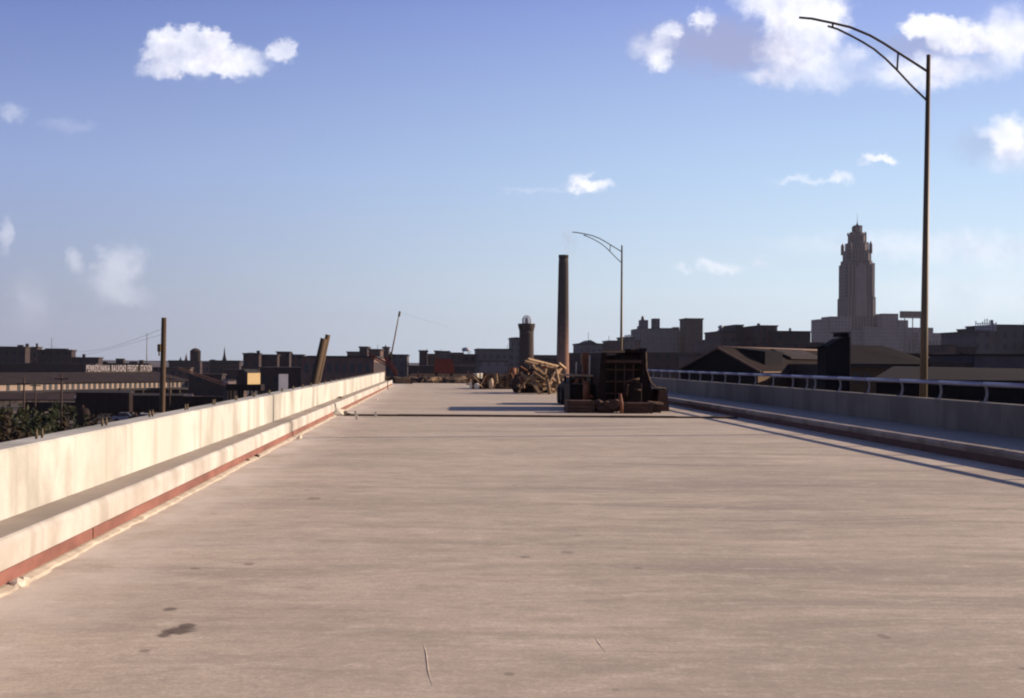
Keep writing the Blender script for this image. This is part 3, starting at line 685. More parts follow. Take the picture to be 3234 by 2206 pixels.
def stick(u0, v0, u1, v1, Y, w, m, name, label, cat, grp=None):
    a, b_ = at(u0, v0, Y), at(u1, v1, Y); mb = MB(); mb.beam((0, 0, 0), b_ - a, w, w); o = mb.build(name, m, None, a); tag(o, label, cat, grp); return o
for i, (u, v, w) in enumerate(((1322, 1175, .10), (1337, 1183, .14), (1476, 1172, .14), (1482, 1180, .10))):
    stick(u, 1212, u + (-2 if i < 2 else 3), v, 106 + i * .3, w, (M_org, M_org, M_tim, M_tim)[i], 'upright_stake', ('thin orange stake in the dark debris, left one', 'thicker orange stake in the dark debris, right one', 'taller brown stake at the right end of the tan heap', 'shorter brown stake at the right end of the tan heap')[i], 'stake')

# -- red tipper truck on the far formwork
def red_truck():
    B = (at(1402, 1180, 165).x, 165, -.1); r = empty('tipper_truck', B); tag(r, 'rusty red truck body showing above the debris at the end of the bridge', 'truck')
    mb = MB(); mb.prism([(-1.15, .35), (1.2, .3), (1.2, 1.2), (.95, 1.75), (-1.0, 1.8), (-1.15, 1.3)], 'y', 0, 3.4); mb.build('tipper_body', M_red, r)
    mb = MB(); mb.box(-1.0, 1.0, 3.5, 5.2, .4, 2.0); mb.build('cab', M_red, r)
    for xx in (-.9, .9):
        for yy in (.8, 4.4): wheel('wheel', (xx, yy, .4), .4, .3, r)
red_truck()

# -- derrick with pale mast and red legs near the parapet end
def derrick():
    Y = 130; B = (at(1240, 1200, Y).x, Y, -.22); r = empty('derrick_crane', B); tag(r, 'small derrick with thin pale mast and red legs beyond the left parapet end', 'crane')
    q = lambda u, v, y=Y: loc(u, v, y, B)
    mb = MB(); mb.tube([q(1234, 1130), q(1246, 1070), q(1262, 985)], [.07, .06, .045], 8); mb.build('mast', M_tim, r)
    mb = MB(); mb.tube([q(1260, 1000), q(1263, 984)], .10, 8); mb.build('mast_head', M_steel, r)
    mb = MB(); mb.beam(q(1163, 1116), q(1226, 1150), .16); mb.beam(q(1170, 1127), q(1230, 1160), .1); mb.build('strut', M_red, r)
    mb = MB(); mb.beam(q(1215, 1128), q(1252, 1186), .24); mb.beam(q(1230, 1130), q(1256, 1180), .12)
    mb.build('red_leg', M_red, r)
    mb = MB(); mb.beam(q(1234, 1112), q(1222, 1215), .12); mb.build('leg', M_timd, r)
    mb = MB(); mb.box(-.5, .5, -.4, .4, 0, .25); mb.build('sill_beam', M_timd, r)
    mb = MB()
    for k_ in range(6):
        t = k_ / 6; mb.beam(q(1215 + 37*t, 1128 + 58*t), q(1230 + 26*t, 1130 + 50*t), .07)
    mb.build('bracing', M_red, r)
    mb = MB(); mb.tube([q(1262, 987), q(1420, 1035)], .006, 4); mb.build('guy_wire', M_dark, r)
derrick()
crate((at(1273, 1200, 99).x, 99.5, .0), 1.3, .8, .42, M_tim, 'tan timber box at the end of the left kerb', grp='box at the end of the kerb')

# -- leaning piles and the cut-off utility pole outside the left parapet
for i, (a, b_, w, lab) in enumerate((((992, 1208), (1023, 1070), .34, 'thick brown pile leaning right behind the left parapet, left of the pair'), ((1003, 1208), (1036, 1058), .26, 'taller brown pile leaning right behind the left parapet, right of the pair'))):
    Y = 62 + i * .8; p, q = at(*a, Y), at(*b_, Y); d = (p - q).normalized(); base = q + d * ((q.z - GZ) / -d.z)
    mb = MB(); mb.tube([(0, 0, 0), (q - base) * .6, q - base], [w * .56, w * .52, w * .44], 12); o = mb.build('leaning_pile', mat('creosoted_wood', (.085, .052, .028), .85, .3, 3, (1, 1, .2)), None, base); tag(o, lab, 'pile', 'leaning piles')
def utility_pole():
    Y = 76.0; b_ = at(512, 1300, Y); t = at(518, 1004, Y)
    r = empty('utility_pole', (b_.x, Y, GZ)); tag(r, 'thick brown wooden utility pole without crossarm standing behind the left parapet', 'utility pole')
    mb = MB(); d = t - b_; base = b_ + d * ((GZ - b_.z) / d.z) - Vector((b_.x, Y, GZ))
    mb.tube([base, t - Vector((b_.x, Y, GZ))], [.19, .135], 16); mb.build('pole', mat('creosoted_wood', (.085, .052, .028)), r)
    c = at(507, 1095, Y) - Vector((b_.x, Y, GZ)); mb = MB(); mb.box(c.x - .10, c.x + .05, -.35, -.02, c.z - .28, c.z + .12); mb.tube([(c.x - .03, -.2, c.z - .5), (c.x - .03, -.2, c.z - .28)], .04, 8); mb.build('switch_box', M_steel, r)
    return t
ptop = utility_pole()
def wire(a, b_, sag, r_=.012, label='', grp='overhead wires'):
    a, b_ = Vector(a), Vector(b_); pts = [(b_ - a) * (i/20) + Vector((0, 0, -sag * 4 * (i/20) * (1 - i/20))) for i in range(21)]
    o = MB().tube(pts, r_, 5).build('overhead_wire', M_blk, None, a); tag(o, label, 'wire', grp)
pm = at(509, 1040, 76)
wire(pm, at(150, 1085, 200), 1.2, .008, 'thin wire running left from the cut-off utility pole')
wire(pm - Vector((0, 0, .3)), at(-120, 1120, 210), 1.5, .006, 'lower thin wire running left from the cut-off utility pole')
# ------------------------------------------------------------------ the city
def facade(name, wall, win, sx=3.2, sz=3.6, mort=.32, rough=.8):
    if name in _m: return _m[name]
    m, N, L, b = node_mat(name); b.inputs['Roughness'].default_value = rough; b.inputs['Specular IOR Level'].default_value = .2
    tc = N.new('ShaderNodeTexCoord'); sp = N.new('ShaderNodeSeparateXYZ'); L.new(tc.outputs['Object'], sp.inputs[0])
    s = MA(N, L, 'ADD', sp.outputs[0], sp.outputs[1]); cb = N.new('ShaderNodeCombineXYZ'); L.new(s, cb.inputs[0]); L.new(sp.outputs[2], cb.inputs[1])
    br = N.new('ShaderNodeTexBrick'); br.offset = 0; br.inputs['Scale'].default_value = 1; br.inputs['Brick Width'].default_value = sx; br.inputs['Row Height'].default_value = sz
    br.inputs['Mortar Size'].default_value = mort * min(sx, sz) ; br.inputs['Mortar Smooth'].default_value = 0
    L.new(cb.outputs[0], br.inputs['Vector'])
    n = NZ(N, L, tc.outputs['Object'], .06, 5); n2 = NZ(N, L, tc.outputs['Object'], .5, 4, (1, 1, .2))
    w = MX(N, L, MR(N, L, n, .3, .7), tuple(c*.8 for c in wall), tuple(min(1, c*1.2) for c in wall))
    w = MX(N, L, MR(N, L, n2, .5, .75, 0, .4), w, tuple(c*.5 for c in wall))
    br.inputs['Color1'].default_value = (*win, 1); br.inputs['Color2'].default_value = (*tuple(c*1.6 for c in win), 1)
    L.new(w, br.inputs['Mortar']); L.new(br.outputs['Color'], b.inputs['Base Color'])
    _m[name] = m; return m
F_brick = facade('dark_brick_facade', (.045, .028, .025), (.018, .018, .022))
F_brick2 = facade('brown_brick_facade', (.095, .058, .045), (.028, .027, .031), 2.8, 3.4)
F_stone = facade('grey_stone_facade', (.10, .085, .08), (.04, .037, .042), 3.0, 3.7)
F_pale = facade('pale_stone_facade', (.18, .15, .14), (.08, .07, .072), 3.4, 3.9)
M_soot = mat('sooty_brick', (.045, .032, .028), .9, .25, .3)
M_roofd = mat('dark_tar_roof', (.03, .026, .028), .9, .3, .2)
M_slate = mat('purple_slate_roof', (.030, .023, .025), .95, .25, .4, spec=.06)
M_blu = mat('pale_tank_paint', (.34, .33, .36), .6, .1, .5)
M_stn = mat('station_wall_paint', (.27, .20, .155), .8, .12, .6)
M_win = mat('dark_window_glass', (.025, .025, .03), .35, .2, 2, spec=.5)

def base_of(u, D): return Vector((at(u, 1150, D).x, D, GZ))
def bld(u0, u1, v, D, dep, m, label, parts=(), cat='building', name='city_building', cap=True, roofm=None):
    dep = min(dep, 7) if u1 < 960 else dep
    a, b_ = at(u0, v, D), at(u1, v, D); w = b_.x - a.x; top = (a.z + b_.z) / 2 - GZ
    r = empty(name, ((a.x + b_.x) / 2, D, GZ)); tag(r, label, cat)
    MB().box(-w/2, w/2, 0, dep, 0, top).build('wall', m, r)
    if cap:
        c = max(.25, D * .0006)
        mb = MB(); mb.box(-w/2 - c, w/2 + c, -c, dep + c, top + .003, top + c * 1.6); mb.build('cornice', roofm or M_soot, r)
        top += c * 1.6
    for p in parts:
        k, pu0, pu1, pv = p[:4]; pm = p[4] if len(p) > 4 else m
        A, B_ = at(pu0, pv, D), at(pu1, pv, D); x0, x1 = A.x - r.location.x, B_.x - r.location.x; z = A.z - GZ; xc = (x0 + x1) / 2; hw = (x1 - x0) / 2
        yb = min(dep * .5, max(2 * hw, 2)); mb = MB()
        if k in ('penthouse', 'chimney', 'stair_tower', 'upper_storey'):
            y0 = dep * .15; mb.box(x0, x1, y0, y0 + (yb if k != 'chimney' else 2 * hw), top + .003, z)
            if k != 'chimney': mb.box(x0 - .12, x1 + .12, y0 - .12, y0 + yb + .12, z + .003, z + .3)
        elif k == 'spire':
            mb.lathe([(hw, top), (hw * .85, top + (z - top) * .2), (hw * .45, top + (z - top) * .5), (.03, z)], (xc, dep * .3, 0), 8)
        elif k == 'dome':
            h = z - top
            if h > 1.3 * hw: mb.lathe([(hw, top - .5), (hw, z - hw*.62), (hw*1.06, z - hw*.60), (hw*1.06, z - hw*.52), (hw*.92, z - hw*.5), (hw*.8, z - hw*.3), (hw*.5, z - hw*.1), (hw*.15, z - hw*.02), (.02, z)], (xc, dep * .4, 0), 20)
            else: mb.lathe([(hw, top - .5), (hw, top + h*.35), (hw*.93, top + h*.6), (hw*.7, top + h*.85), (hw*.3, top + h*.98), (.02, top + h)], (xc, dep * .4, 0), 20)
        elif k == 'water_tank':
            h = z - top
            for sx in (-.7, .7):
                for sy in (-.7, .7): mb.tube([(xc + hw*sx, dep*.4 + hw*sy, top), (xc + hw*sx*.8, dep*.4 + hw*sy*.8, top + h*.4)], hw*.09, 6)
            mb.lathe([(hw*.9, top + h*.4), (hw, top + h*.42), (hw, top + h*.85), (.02, z)], (xc, dep*.4, 0), 16)
        elif k == 'gable':
            mb.prism([(x0, top), (x1, top), (xc, z)], 'y', 0.01, dep)
        elif k == 'mast':
            mb.tube([(xc, dep*.3, top), (xc, dep*.3, z)], max(.06, D * .00016), 6)
        elif k == 'roof_sign':
            h = z - top; t = h * .42
            mb.box(x0, x1, 1, 1.6, top + t, z)
            for i in range(5):
                xx_ = x0 + (x1 - x0) * (i + .5) / 5; mb.box(xx_ - .25, xx_ + .25, 1.1, 1.5, top, top + t - .003)
        elif k == 'lattice_sign':
            h = z - top; n = 9
            for i in range(n + 1):
                xx_ = x0 + (x1 - x0) * i / n; mb.beam((xx_, 1, top), (xx_, 1, z - h * .25 * math.sin(i)), .22)
            for j in range(1, 4): mb.beam((x0, 1.2, top + h * j / 4), (x1, 1.2, top + h * j / 4), .2)
        mb.build(k, pm, r)
    return r
# --- left of the utility pole, far to near
bld(-60, 80, 1099, 620, 40, F_brick, 'dark brick block at the far left edge with small roof blocks', (('penthouse', 53, 68, 1092), ('chimney', 78, 87, 1086)))
bld(80, 118, 1100, 640, 40, F_brick2, 'narrow dark block with a tall thin chimney at its right corner', (('chimney', 111, 117, 1085),))
bld(118, 226, 1109, 600, 45, F_brick, 'long dark block with a thin mast, right of the tall thin chimney', (('upper_storey', 140, 208, 1103), ('mast', 158, 160, 1066)))
bld(226, 311, 1133, 560, 40, F_brick, 'lower dark block with one chimney, just above the start of the rooftop lettering', (('chimney', 258, 266, 1119),))
bld(311, 470, 1152, 640, 40, F_brick, 'low dark block behind the rooftop lettering with several roof blocks', (('dome', 320, 336, 1141), ('penthouse', 364, 388, 1135), ('dome', 404, 430, 1141), ('penthouse', 438, 450, 1140)))
mb = MB(); p0 = base_of(463, 700); mb.tube([(0, 0, 0), (0, 0, at(463, 1052, 700).z - GZ)], [.3, .14], 6); o = mb.build('radio_mast', M_steel, None, p0); tag(o, 'very thin radio mast left of the thick utility pole', 'mast')
# --- between pole and the long shed
bld(533, 599, 1143, 780, 40, F_brick, 'dark church-like block with two small pinnacles right of the utility pole', (('spire', 564, 572, 1126), ('spire', 581, 591, 1115)))
bld(597, 632, 1143, 760, 22, F_brick, 'round dark cupola building with a domed top', (('dome', 597.5, 631.5, 1100, M_soot), ('spire', 613, 617, 1094, M_soot)), cap=False)
bld(632, 664, 1148, 820, 40, F_brick2, 'low dark block between the cupola and the spire')
bld(663, 756, 1143, 700, 40, F_brick, 'wide dark block with a slender church spire behind it', (('penthouse', 663.5, 677, 1138),))
mb = MB(); p0 = base_of(708.5, 760); h0 = at(708, 1143, 760).z - GZ; h1 = at(708, 1095, 760).z - GZ
mb.box(-1.1, 1.1, -1.1, 1.1, 0, h0 + 1); mb.lathe([(1.15, h0 + 1), (.6, h0 + (h1 - h0)*.4), (.03, h1)], n=8); o = mb.build('church_spire', M_slate, None, p0); tag(o, 'slender pointed grey church spire on the left skyline', 'church spire')
bld(756, 769, 1160, 900, 30, F_brick2, 'low narrow block filling the notch right of the church spire')
bld(768, 818, 1120, 520, 30, F_brick, 'tall dark block with slightly arched roof and thick chimney', (('dome', 775, 806, 1114), ('chimney', 809, 819, 1108)))
bld(818, 876, 1124, 530, 34, F_brick, 'flat dark block between the thick chimney and the raised block')
bld(874, 914, 1115, 540, 34, F_brick, 'raised dark block with small stack left of the leaning piles', (('chimney', 918 - 12, 918 - 6, 1113),))
bld(914, 957, 1124, 560, 34, F_brick2, 'greyish block left of the long dark shed', (('chimney', 918, 924, 1115),))
# long dark shed with sunlit end, behind the leaning piles
r = empty('warehouse', (at(1066, 1129, 300).x, 300, GZ)); tag(r, 'very long dark flat-topped warehouse with sunlit pink-brown right end', 'warehouse')
hw = (at(1179, 1129, 300).x - at(948, 1129, 300).x) / 2; hz_ = at(1100, 1130, 300).z - GZ
MB().box(-hw, hw, 0, 65, 0, hz_).build('wall', mat('shed_wall', (.13, .075, .06), .9, .3, .6), r)
MB().prism([(-hw - .2, hz_ + .003), (hw + .25, hz_ + .003), (hw + .25, hz_ + .35), (-hw + 1.5, hz_ + .35)], 'y', -.3, 65.3).build('roof', M_roofd, r)
for i in range(14):
    y0 = 2 + i * 4.6; o = MB().box(hw, hw + .05, y0, y0 + 2.2, hz_ - 3.2, hz_ - 1.0).build('window', M_win, r)
for i in range(9):
    x0 = -hw + .8 + i * (2*hw - 1) / 9; MB().box(x0, x0 + .9, -.05, 0, hz_ - 3.2, hz_ - 1.3).build('window', M_win, r)
bld(1096, 1136, 1115, 700, 40, F_brick2, 'grey block behind the right half of the long warehouse')
bld(1135, 1160, 1099, 700, 30, F_brick, 'squarish taller dark block behind the right end of the long warehouse')
bld(1165, 1201, 1107, 520, 30, F_brick2, 'brown block with thin spike and an orange brick stack', (('mast', 1188, 1190, 1088), ('chimney', 1200, 1207, 1108, M_org)))
bld(1209, 1227, 1100, 800, 20, F_brick, 'small dark tower with pointed cap beside the pale derrick mast', (('spire', 1213, 1220, 1089),))
bld(1227, 1286, 1124, 600, 40, F_stone, 'flat grey block right of the pale derrick mast', (('chimney', 1233, 1240, 1118),))
# the pale gap
bld(1287, 1322, 1160, 1500, 120, F_pale, 'pale low sunlit block far away in the gap of the skyline', cap=False)
bld(1324, 1349, 1111, 560, 30, F_brick, 'dark block with thin spike right of the gap in the skyline', (('mast', 1346, 1348, 1100),))
bld(1349, 1374, 1122, 580, 30, F_brick2, 'low brown block between two dark blocks with roof stacks')
bld(1373, 1388, 1112, 590, 20, F_brick2, 'narrow reddish block above the red truck')
bld(1388, 1420, 1113, 620, 30, F_stone, 'grey block with tiny stack above the red truck', (('mast', 1393, 1395, 1104),))
bld(1419, 1462, 1118, 640, 40, F_brick, 'long low purple-grey block left of the pale water tank')
bld(1460, 1508, 1123, 660, 40, F_brick2, 'low block carrying a pale round water tank', (('water_tank', 1461, 1486, 1096, M_blu), ('mast', 1486, 1488, 1108)))
r = bld(1508, 1616, 1106, 640, 50, F_stone, 'wide flat grey building with a paler band across its middle', (('mast', 1606, 1608, 1090),))
# a paler low block in front of it
bld(1512, 1603, 1144, 560, 30, F_pale, 'long pale low block in front of the wide flat grey building')
bld(1462, 1512, 1155, 500, 30, F_stone, 'low bluish grey block in front of the pale water tank block')
bld(1616, 1640, 1071, 760, 30, F_stone, 'slim pale grey tower directly left of the dark brick water tower', (('penthouse', 1626, 1639, 1067),))
bld(1686, 1758, 1126, 700, 40, F_brick, 'low even dark block between the brick tower and the tall chimney')
bld(1796, 1834, 1119, 560, 30, F_brick, 'dark block immediately right of the tall chimney')
bld(1831, 1900, 1089, 700, 34, F_stone, 'grey building with shallow gabled top right of the tall chimney', (('gable', 1845, 1886, 1074), ('mast', 1864, 1866, 1048)))
bld(1900, 1912, 1100, 900, 20, F_brick2, 'low narrow block right of the gabled grey building')
bld(1905, 1925, 1090, 760, 20, F_brick, 'small step block left of the far lamp post')
bld(1924, 1972, 1080, 780, 30, F_brick, 'dark stepped block behind the far lamp post', (('mast', 1928, 1930, 1060),))
bld(1970, 2004, 1069, 820, 30, F_stone, 'greyish block with roof framework right of the far lamp post', (('lattice_sign', 1974, 1998, 1058, M_blu),))
bld(2003, 2022, 1079, 840, 30, F_brick2, 'low block touching the left side of the tall twin-topped building')

# --- tall block with vertical strips
def strip_building():
    D = 950.0; s = D / F; r = empty('office_tower', (at(2082, 1038, D).x, D, GZ)); tag(r, 'tall grey office block with two square roof towers and vertical window strips', 'office building')
    X = lambda u: at(u, 1038, D).x - r.location.x
    Z = lambda v: at(2082, v, D).z - GZ
    MB().box(X(2021), X(2146), 0, 45, 0, Z(1038)).build('wall', F_stone, r)
    for u0, u1, v, v2 in ((2021, 2030, 1030, 0), (2026, 2050, 1011, 1), (2066, 2087, 1006, 0)):
        MB().box(X(u0), X(u1), 4.2 if v2 == 0 else 4, 14, Z(1038) + .003, Z(v)).build('roof_tower', F_stone, r)
    MB().lathe([(1.1, Z(1011) + .01), (1.0, Z(1004)), (.2, Z(997))], (X(2034.5), 8, 0), 8).build('finial', M_soot, r)
    MB().box(X(2087), X(2146), 3, 20, Z(1038) + .003, Z(1036)).build('parapet', F_stone, r)
    MB().box(X(2130), X(2146), 1, 12, Z(1036) + .01, Z(1033)).build('roof_hut', F_stone, r)
    n = 22
    for i in range(n):
        u = 2026 + i * (2142 - 2026) / n
        MB().box(X(u), X(u) + .55, -.5, -.002, Z(1152), Z(1044)).build('pier', M_pier, r)
M_pier = mat('grey_stone_pier', (.17, .145, .135), .85, .15, .2)
strip_building()
bld(2144, 2168, 1051, 980, 30, F_brick, 'dark link block with a roof framework between the two tall blocks', (('lattice_sign', 2146, 2166, 1036, M_steel),))
bld(2166, 2220, 1010, 940, 24, F_brick, 'tall dark tower block with small corner pinnacles', (('mast', 2172, 2174, 1002), ('mast', 2215, 2217, 1003), ('penthouse', 2190, 2212, 1007)))
# water tower ball
def ball_tower():
    D = 600; p = base_of(2271, D); r = empty('water_tower', p); tag(r, 'pale round water tower on a thin stem, sunlit on the right', 'water tower')
    z0, z1, R_ = at(2271, 1061, D).z - GZ, at(2271, 1042, D).z - GZ, 9.5 * D / F
    prof = [(R_ * math.sin(math.pi * i / 12), (z0 + z1)/2 - R_ * math.cos(math.pi * i / 12)) for i in range(13)]
    MB().lathe(prof, n=24).build('tank', M_blu, r); MB().tube([(0, 0, 0), (0, 0, z0 + .1)], [.9, .3], 12).build('stem', M_blu, r)
ball_tower()
bld(2233, 2267, 1083, 560, 30, F_brick2, 'dark rounded-top block left of the round water tower', (('dome', 2233.5, 2266.5, 1071, M_soot),), cap=False)
bld(2278, 2326, 1050, 480, 30, F_brick2, 'brown block with a pale faint tank on its roof right of the water tower', (('water_tank', 2291, 2306, 1024, M_blu),))
bld(2325, 2347, 1030, 480, 30, F_brick, 'small square raised block above the gabled shed')
bld(2347, 2400, 1048, 500, 30, F_brick, 'dark flat block with a pale roof tank, left of the stepped block', (('water_tank', 2376, 2394, 1033, M_blu),))
bld(2399, 2455, 1032, 470, 30, F_brick2, 'brown raised block with a stack at its left corner', (('chimney', 2402, 2410, 1021),))
bld(2455, 2560, 1050, 460, 34, F_brick, 'long flat dark block with one small chimney, left of the skyscraper', (('chimney', 2505, 2511, 1036),))

# --- the skyscraper
def skyscraper():
    D = 1500.0; s = D / F; r = empty('skyscraper', (at(2718, 1100, D).x, D, GZ)); tag(r, 'very tall stepped stone skyscraper with corner turrets and a spike', 'skyscraper')
    X = lambda u: (u - 2717.5) * s
    Z = lambda v: at(2718, v, D).z - GZ
    M_t = facade('tower_stone', (.10, .077, .07), (.03, .025, .028), 2.4, 3.8, .30)
    def tier(name, u0, u1, v0, v1, ch, ribs=0, parent=r, m=M_t):
        w = X(u1) - X(u0); a = w / 2; c = ch; cx_ = (X(u0) + X(u1)) / 2
        pts = [(-a + c, -a), (a - c, -a), (a, -a + c), (a, a - c), (a - c, a), (-a + c, a), (-a, a - c), (-a, -a + c)]
        mb = MB(); mb.prism([(x + cx_, y + 18) for x, y in pts], 'z', Z(v0), Z(v1))
        o = mb.build(name, m, parent)
        if ribs:
            rb_ = MB()
            for i in range(ribs + 1):
                t = -a + c + .3 + (2*a - 2*c - .6) * i / ribs
                rb_.box(cx_ + t - .45, cx_ + t + .45, 18 - a - .9, 18 - a - .003, Z(v0), Z(v1) + 1.5)
                rb_.box(cx_ + a + .003, cx_ + a + .9, 18 + t - .45, 18 + t + .45, Z(v0), Z(v1) + 1.5)
            rb_.build('ribs', M_pierw, o)
        return o
    tier('lower_shaft', 2668, 2767, 1160, 942, 3.0, 8)
    tier('main_shaft', 2671.5, 2764, 941.9, 834, 2.5, 7)
    tier('shoulder', 2675, 2761, 833.9, 822, 4.0)
    tier('upper_shaft', 2680, 2756, 821.9, 790, 4.0, 5)
    tier('upper_shaft', 2685, 2750, 789.9, 766, 5.0, 4)
    tier('belfry', 2693, 2744, 765.9, 738, 4.0, 3)
    tier('crown', 2697, 2740, 737.9, 730, 4.0)
    tier('crown', 2704, 2732, 729.9, 712, 2.5, 2)
    tier('cap', 2708, 2729, 711.9, 708, 1.5)
    # arched centre bay
    MB().prism([(X(2702), Z(1000)), (X(2736), Z(1000)), (X(2736), Z(850)), (X(2729), Z(836)), (X(2719), Z(830)), (X(2709), Z(836)), (X(2702), Z(850))], 'y', .2, 1.4).build('arched_bay', M_pierw, r)
    for u, v in ((2685, 762), (2751, 760)):
        for y in (3, 33): MB().lathe([(1.9, Z(800)), (1.9, Z(771)), (1.2, Z(767)), (.1, Z(v))], (X(u), y, 0), 8).build('turret', M_t, r)
    for u in (2697, 2740):
        for y in (10, 26): MB().lathe([(1.1, Z(740)), (1.1, Z(733)), (.1, Z(728))], (X(u), y, 0), 8).build('turret', M_t, r)
    MB().lathe([(1.6, Z(708)), (1.1, Z(703)), (.5, Z(700)), (.18, Z(690)), (.10, Z(668))], (X(2720), 18, 0), 8).build('spike', M_soot, r)
    # podium wings
    for (u0, u1, v, y0, dp) in ((2566, 2602, 1012, -18, 30), (2601.8, 2668, 1003, -20, 36), (2767, 2779, 997, -6, 30), (2779, 2832, 991, -8, 26), (2832, 2862, 1011, -10, 26), (2668.5, 2862, 1045, -24, 30)):
        MB().box(X(u0), X(u1), y0, y0 + dp, 0, Z(v)).build('podium_wing', F_pale, r)
    MB().box(X(2700), X(2918), -34, -24.1, 0, Z(1036)).build('podium_wing', F_pale, r)
    MB().box(X(2858), X(2996), -46, -34.1, 0, Z(1053)).build('podium_wing', F_pale, r)
    for i in range(15):
        u = 2840 + i * 10.5
        if u < 2990: MB().box(X(u), X(u) + 1.5, -46.3 if u > 2858 else -34.4, -46.002 if u > 2858 else -34.102, Z(1110), Z(1078)).build('window', M_win, r)
    return r
M_pierw = mat('warm_stone_pier', (.165, .13, .115), .85, .15, .1)
skyscraper()
# billboard on stilts right of the skyscraper
D = 1440; p = base_of(2880, D); r = empty('billboard', p); tag(r, 'dark lattice billboard on thin posts right of the skyscraper, edge behind the near lamp post', 'billboard')
X = lambda u: (u - 2880) * D / F; Z = lambda v: at(2880, v, D).z - GZ
mb = MB(); mb.box(X(2840), X(2922), 0, 1, Z(1005), Z(984))
for i in range(14): mb.box(X(2842 + i*6), X(2842 + i*6) + .7, -.6, -.003, Z(1007), Z(983))
mb.build('panel', mat('sign_steel', (.17, .13, .09), .8, .3, .3), r)
for u in (2856, 2882, 2908):
    MB().beam((X(u), .5, 0), (X(u), .5, Z(1005)), .8).build('post', M_steel, r)
# right edge
bld(3083, 3122, 1050, 420, 30, F_stone, 'grey stepped block near the right edge carrying a pale roof framework', (('lattice_sign', 3086, 3150, 1014, M_blu),))
bld(3121.5, 3150, 1039, 424, 26, F_stone, 'middle step of the grey stepped blocks near the right edge', (('chimney', 3146, 3153, 1010),))
bld(3149.5, 3290, 1030, 428, 26, F_stone, 'highest grey block at the right edge of the skyline', (('penthouse', 3262, 3288, 1020),))
bld(3063, 3084, 1099, 380, 20, F_brick, 'small dark block at the foot of the grey stepped blocks')
bld(2997, 3017, 1094, 380, 20, F_brick2, 'small dark block at the right end of the long pale podium')
bld(3290, 3500, 1060, 420, 40, F_brick2, 'brown block outside the right edge of the skyline')

# --- tall chimney with smoke, and the dark brick tower
def chimney():
    D = 420; p = base_of(1777, D); r = empty('tall_chimney', p); tag(r, 'tall round brick smokestack, tallest thing in the middle, sunlit on the right', 'smokestack')
    s = D / F; zt = at(1777, 806, D).z - GZ
    m, N, L, b = node_mat('chimney_brick'); b.inputs['Roughness'].default_value = .85; b.inputs['Specular IOR Level'].default_value = .2
    tc = N.new('ShaderNodeTexCoord'); sp = N.new('ShaderNodeSeparateXYZ'); L.new(tc.outputs['Object'], sp.inputs[0])
    n = NZ(N, L, tc.outputs['Object'], .7, 5); h = MA(N, L, 'ADD', sp.outputs[2], MA(N, L, 'MULTIPLY', n, 14))
    c = MX(N, L, MR(N, L, h, 16, 34, 0, 1, True), (.24, .125, .085), (.06, .042, .034))
    L.new(c, b.inputs['Base Color'])
    MB().lathe([(20.8*s, 0), (20.2*s, zt*.2), (18.6*s, zt*.5), (16.0*s, zt*.93), (15.2*s, zt - .9)], n=32).build('shaft', m, r)
    MB().lathe([(15.2*s, zt - .9), (15.9*s, zt - .85), (15.9*s, zt - .1), (15.5*s, zt), (13*s, zt), (12.8*s, zt - 1.5)], n=32).build('cap_ring', M_soot, r)
    return Vector((p.x, D, at(1777, 806, D).z))
ctop = chimney()
def brick_tower():
    D = 450; p = base_of(1662, D); r = empty('brick_tower', p); tag(r, 'thick dark brick tower with flared top and a small pale lantern', 'brick tower')
    s = D / F; Z = lambda v: at(1662, v, D).z - GZ
    mm = mat('tower_brick', (.05, .032, .026), .9, .25, .5)
    MB().lathe([(25*s, 0), (24.5*s, Z(1180)), (23.4*s, Z(1100)), (22.6*s, Z(1060)), (23*s, Z(1046))], n=32).build('shaft', mm, r)
    MB().lathe([(23*s, Z(1046)), (24.4*s, Z(1040)), (26.6*s, Z(1032)), (27.3*s, Z(1027)), (27.3*s, Z(1023.5)), (25.5*s, Z(1022.8)), (3*s, Z(1022.6))], n=32).build('flared_top', mm, r)
    mb = MB(); n = 10
    for i in range(n):
        a = 2*math.pi*i/n; mb.tube([(13*s*math.cos(a), 13*s*math.sin(a), Z(1022.5)), (13.4*s*math.cos(a), 13.4*s*math.sin(a), Z(1008)), (8*s*math.cos(a), 8*s*math.sin(a), Z(999.5)), (0, 0, Z(997))], .10, 6)
    for v in (1020, 1014, 1008): mb.tube([(13.4*s*math.cos(2*math.pi*i/24), 13.4*s*math.sin(2*math.pi*i/24), Z(v)) for i in range(25)], .09, 5)
    mb.build('lantern_frame', M_blu, r)
    MB().lathe([(2.4*s, Z(1022.5)), (2.4*s, Z(1006)), (.5*s, Z(1002))], n=12).build('lantern_core', M_blu, r)
brick_tower()
# --- smoke drifting from the chimney: a small volume
sm = MB()
sm.blob((1.6, 0, 4.4), (2.6, 2.2, 4.3), 3, .12, 1.2, 4)
smo = sm.build('smoke', bpy.data.materials.new('smoke_volume'), None, ctop - Vector((0, 0, .4))); tag(smo, 'faint pinkish smoke rising from the tall smokestack', 'smoke', kind='stuff')
m = smo.data.materials[0]; m.use_nodes = True; N, L = m.node_tree.nodes, m.node_tree.links; N.clear()
out = N.new('ShaderNodeOutputMaterial'); pv = N.new('ShaderNodeVolumePrincipled'); L.new(pv.outputs[0], out.inputs['Volume'])
pv.inputs['Color'].default_value = (.75, .62, .68, 1); tc = N.new('ShaderNodeTexCoord'); f = NZ(N, L, tc.outputs['Object'], .55, 4)
L.new(MR(N, L, f, .42, .68, 0, .09), pv.inputs['Density'])

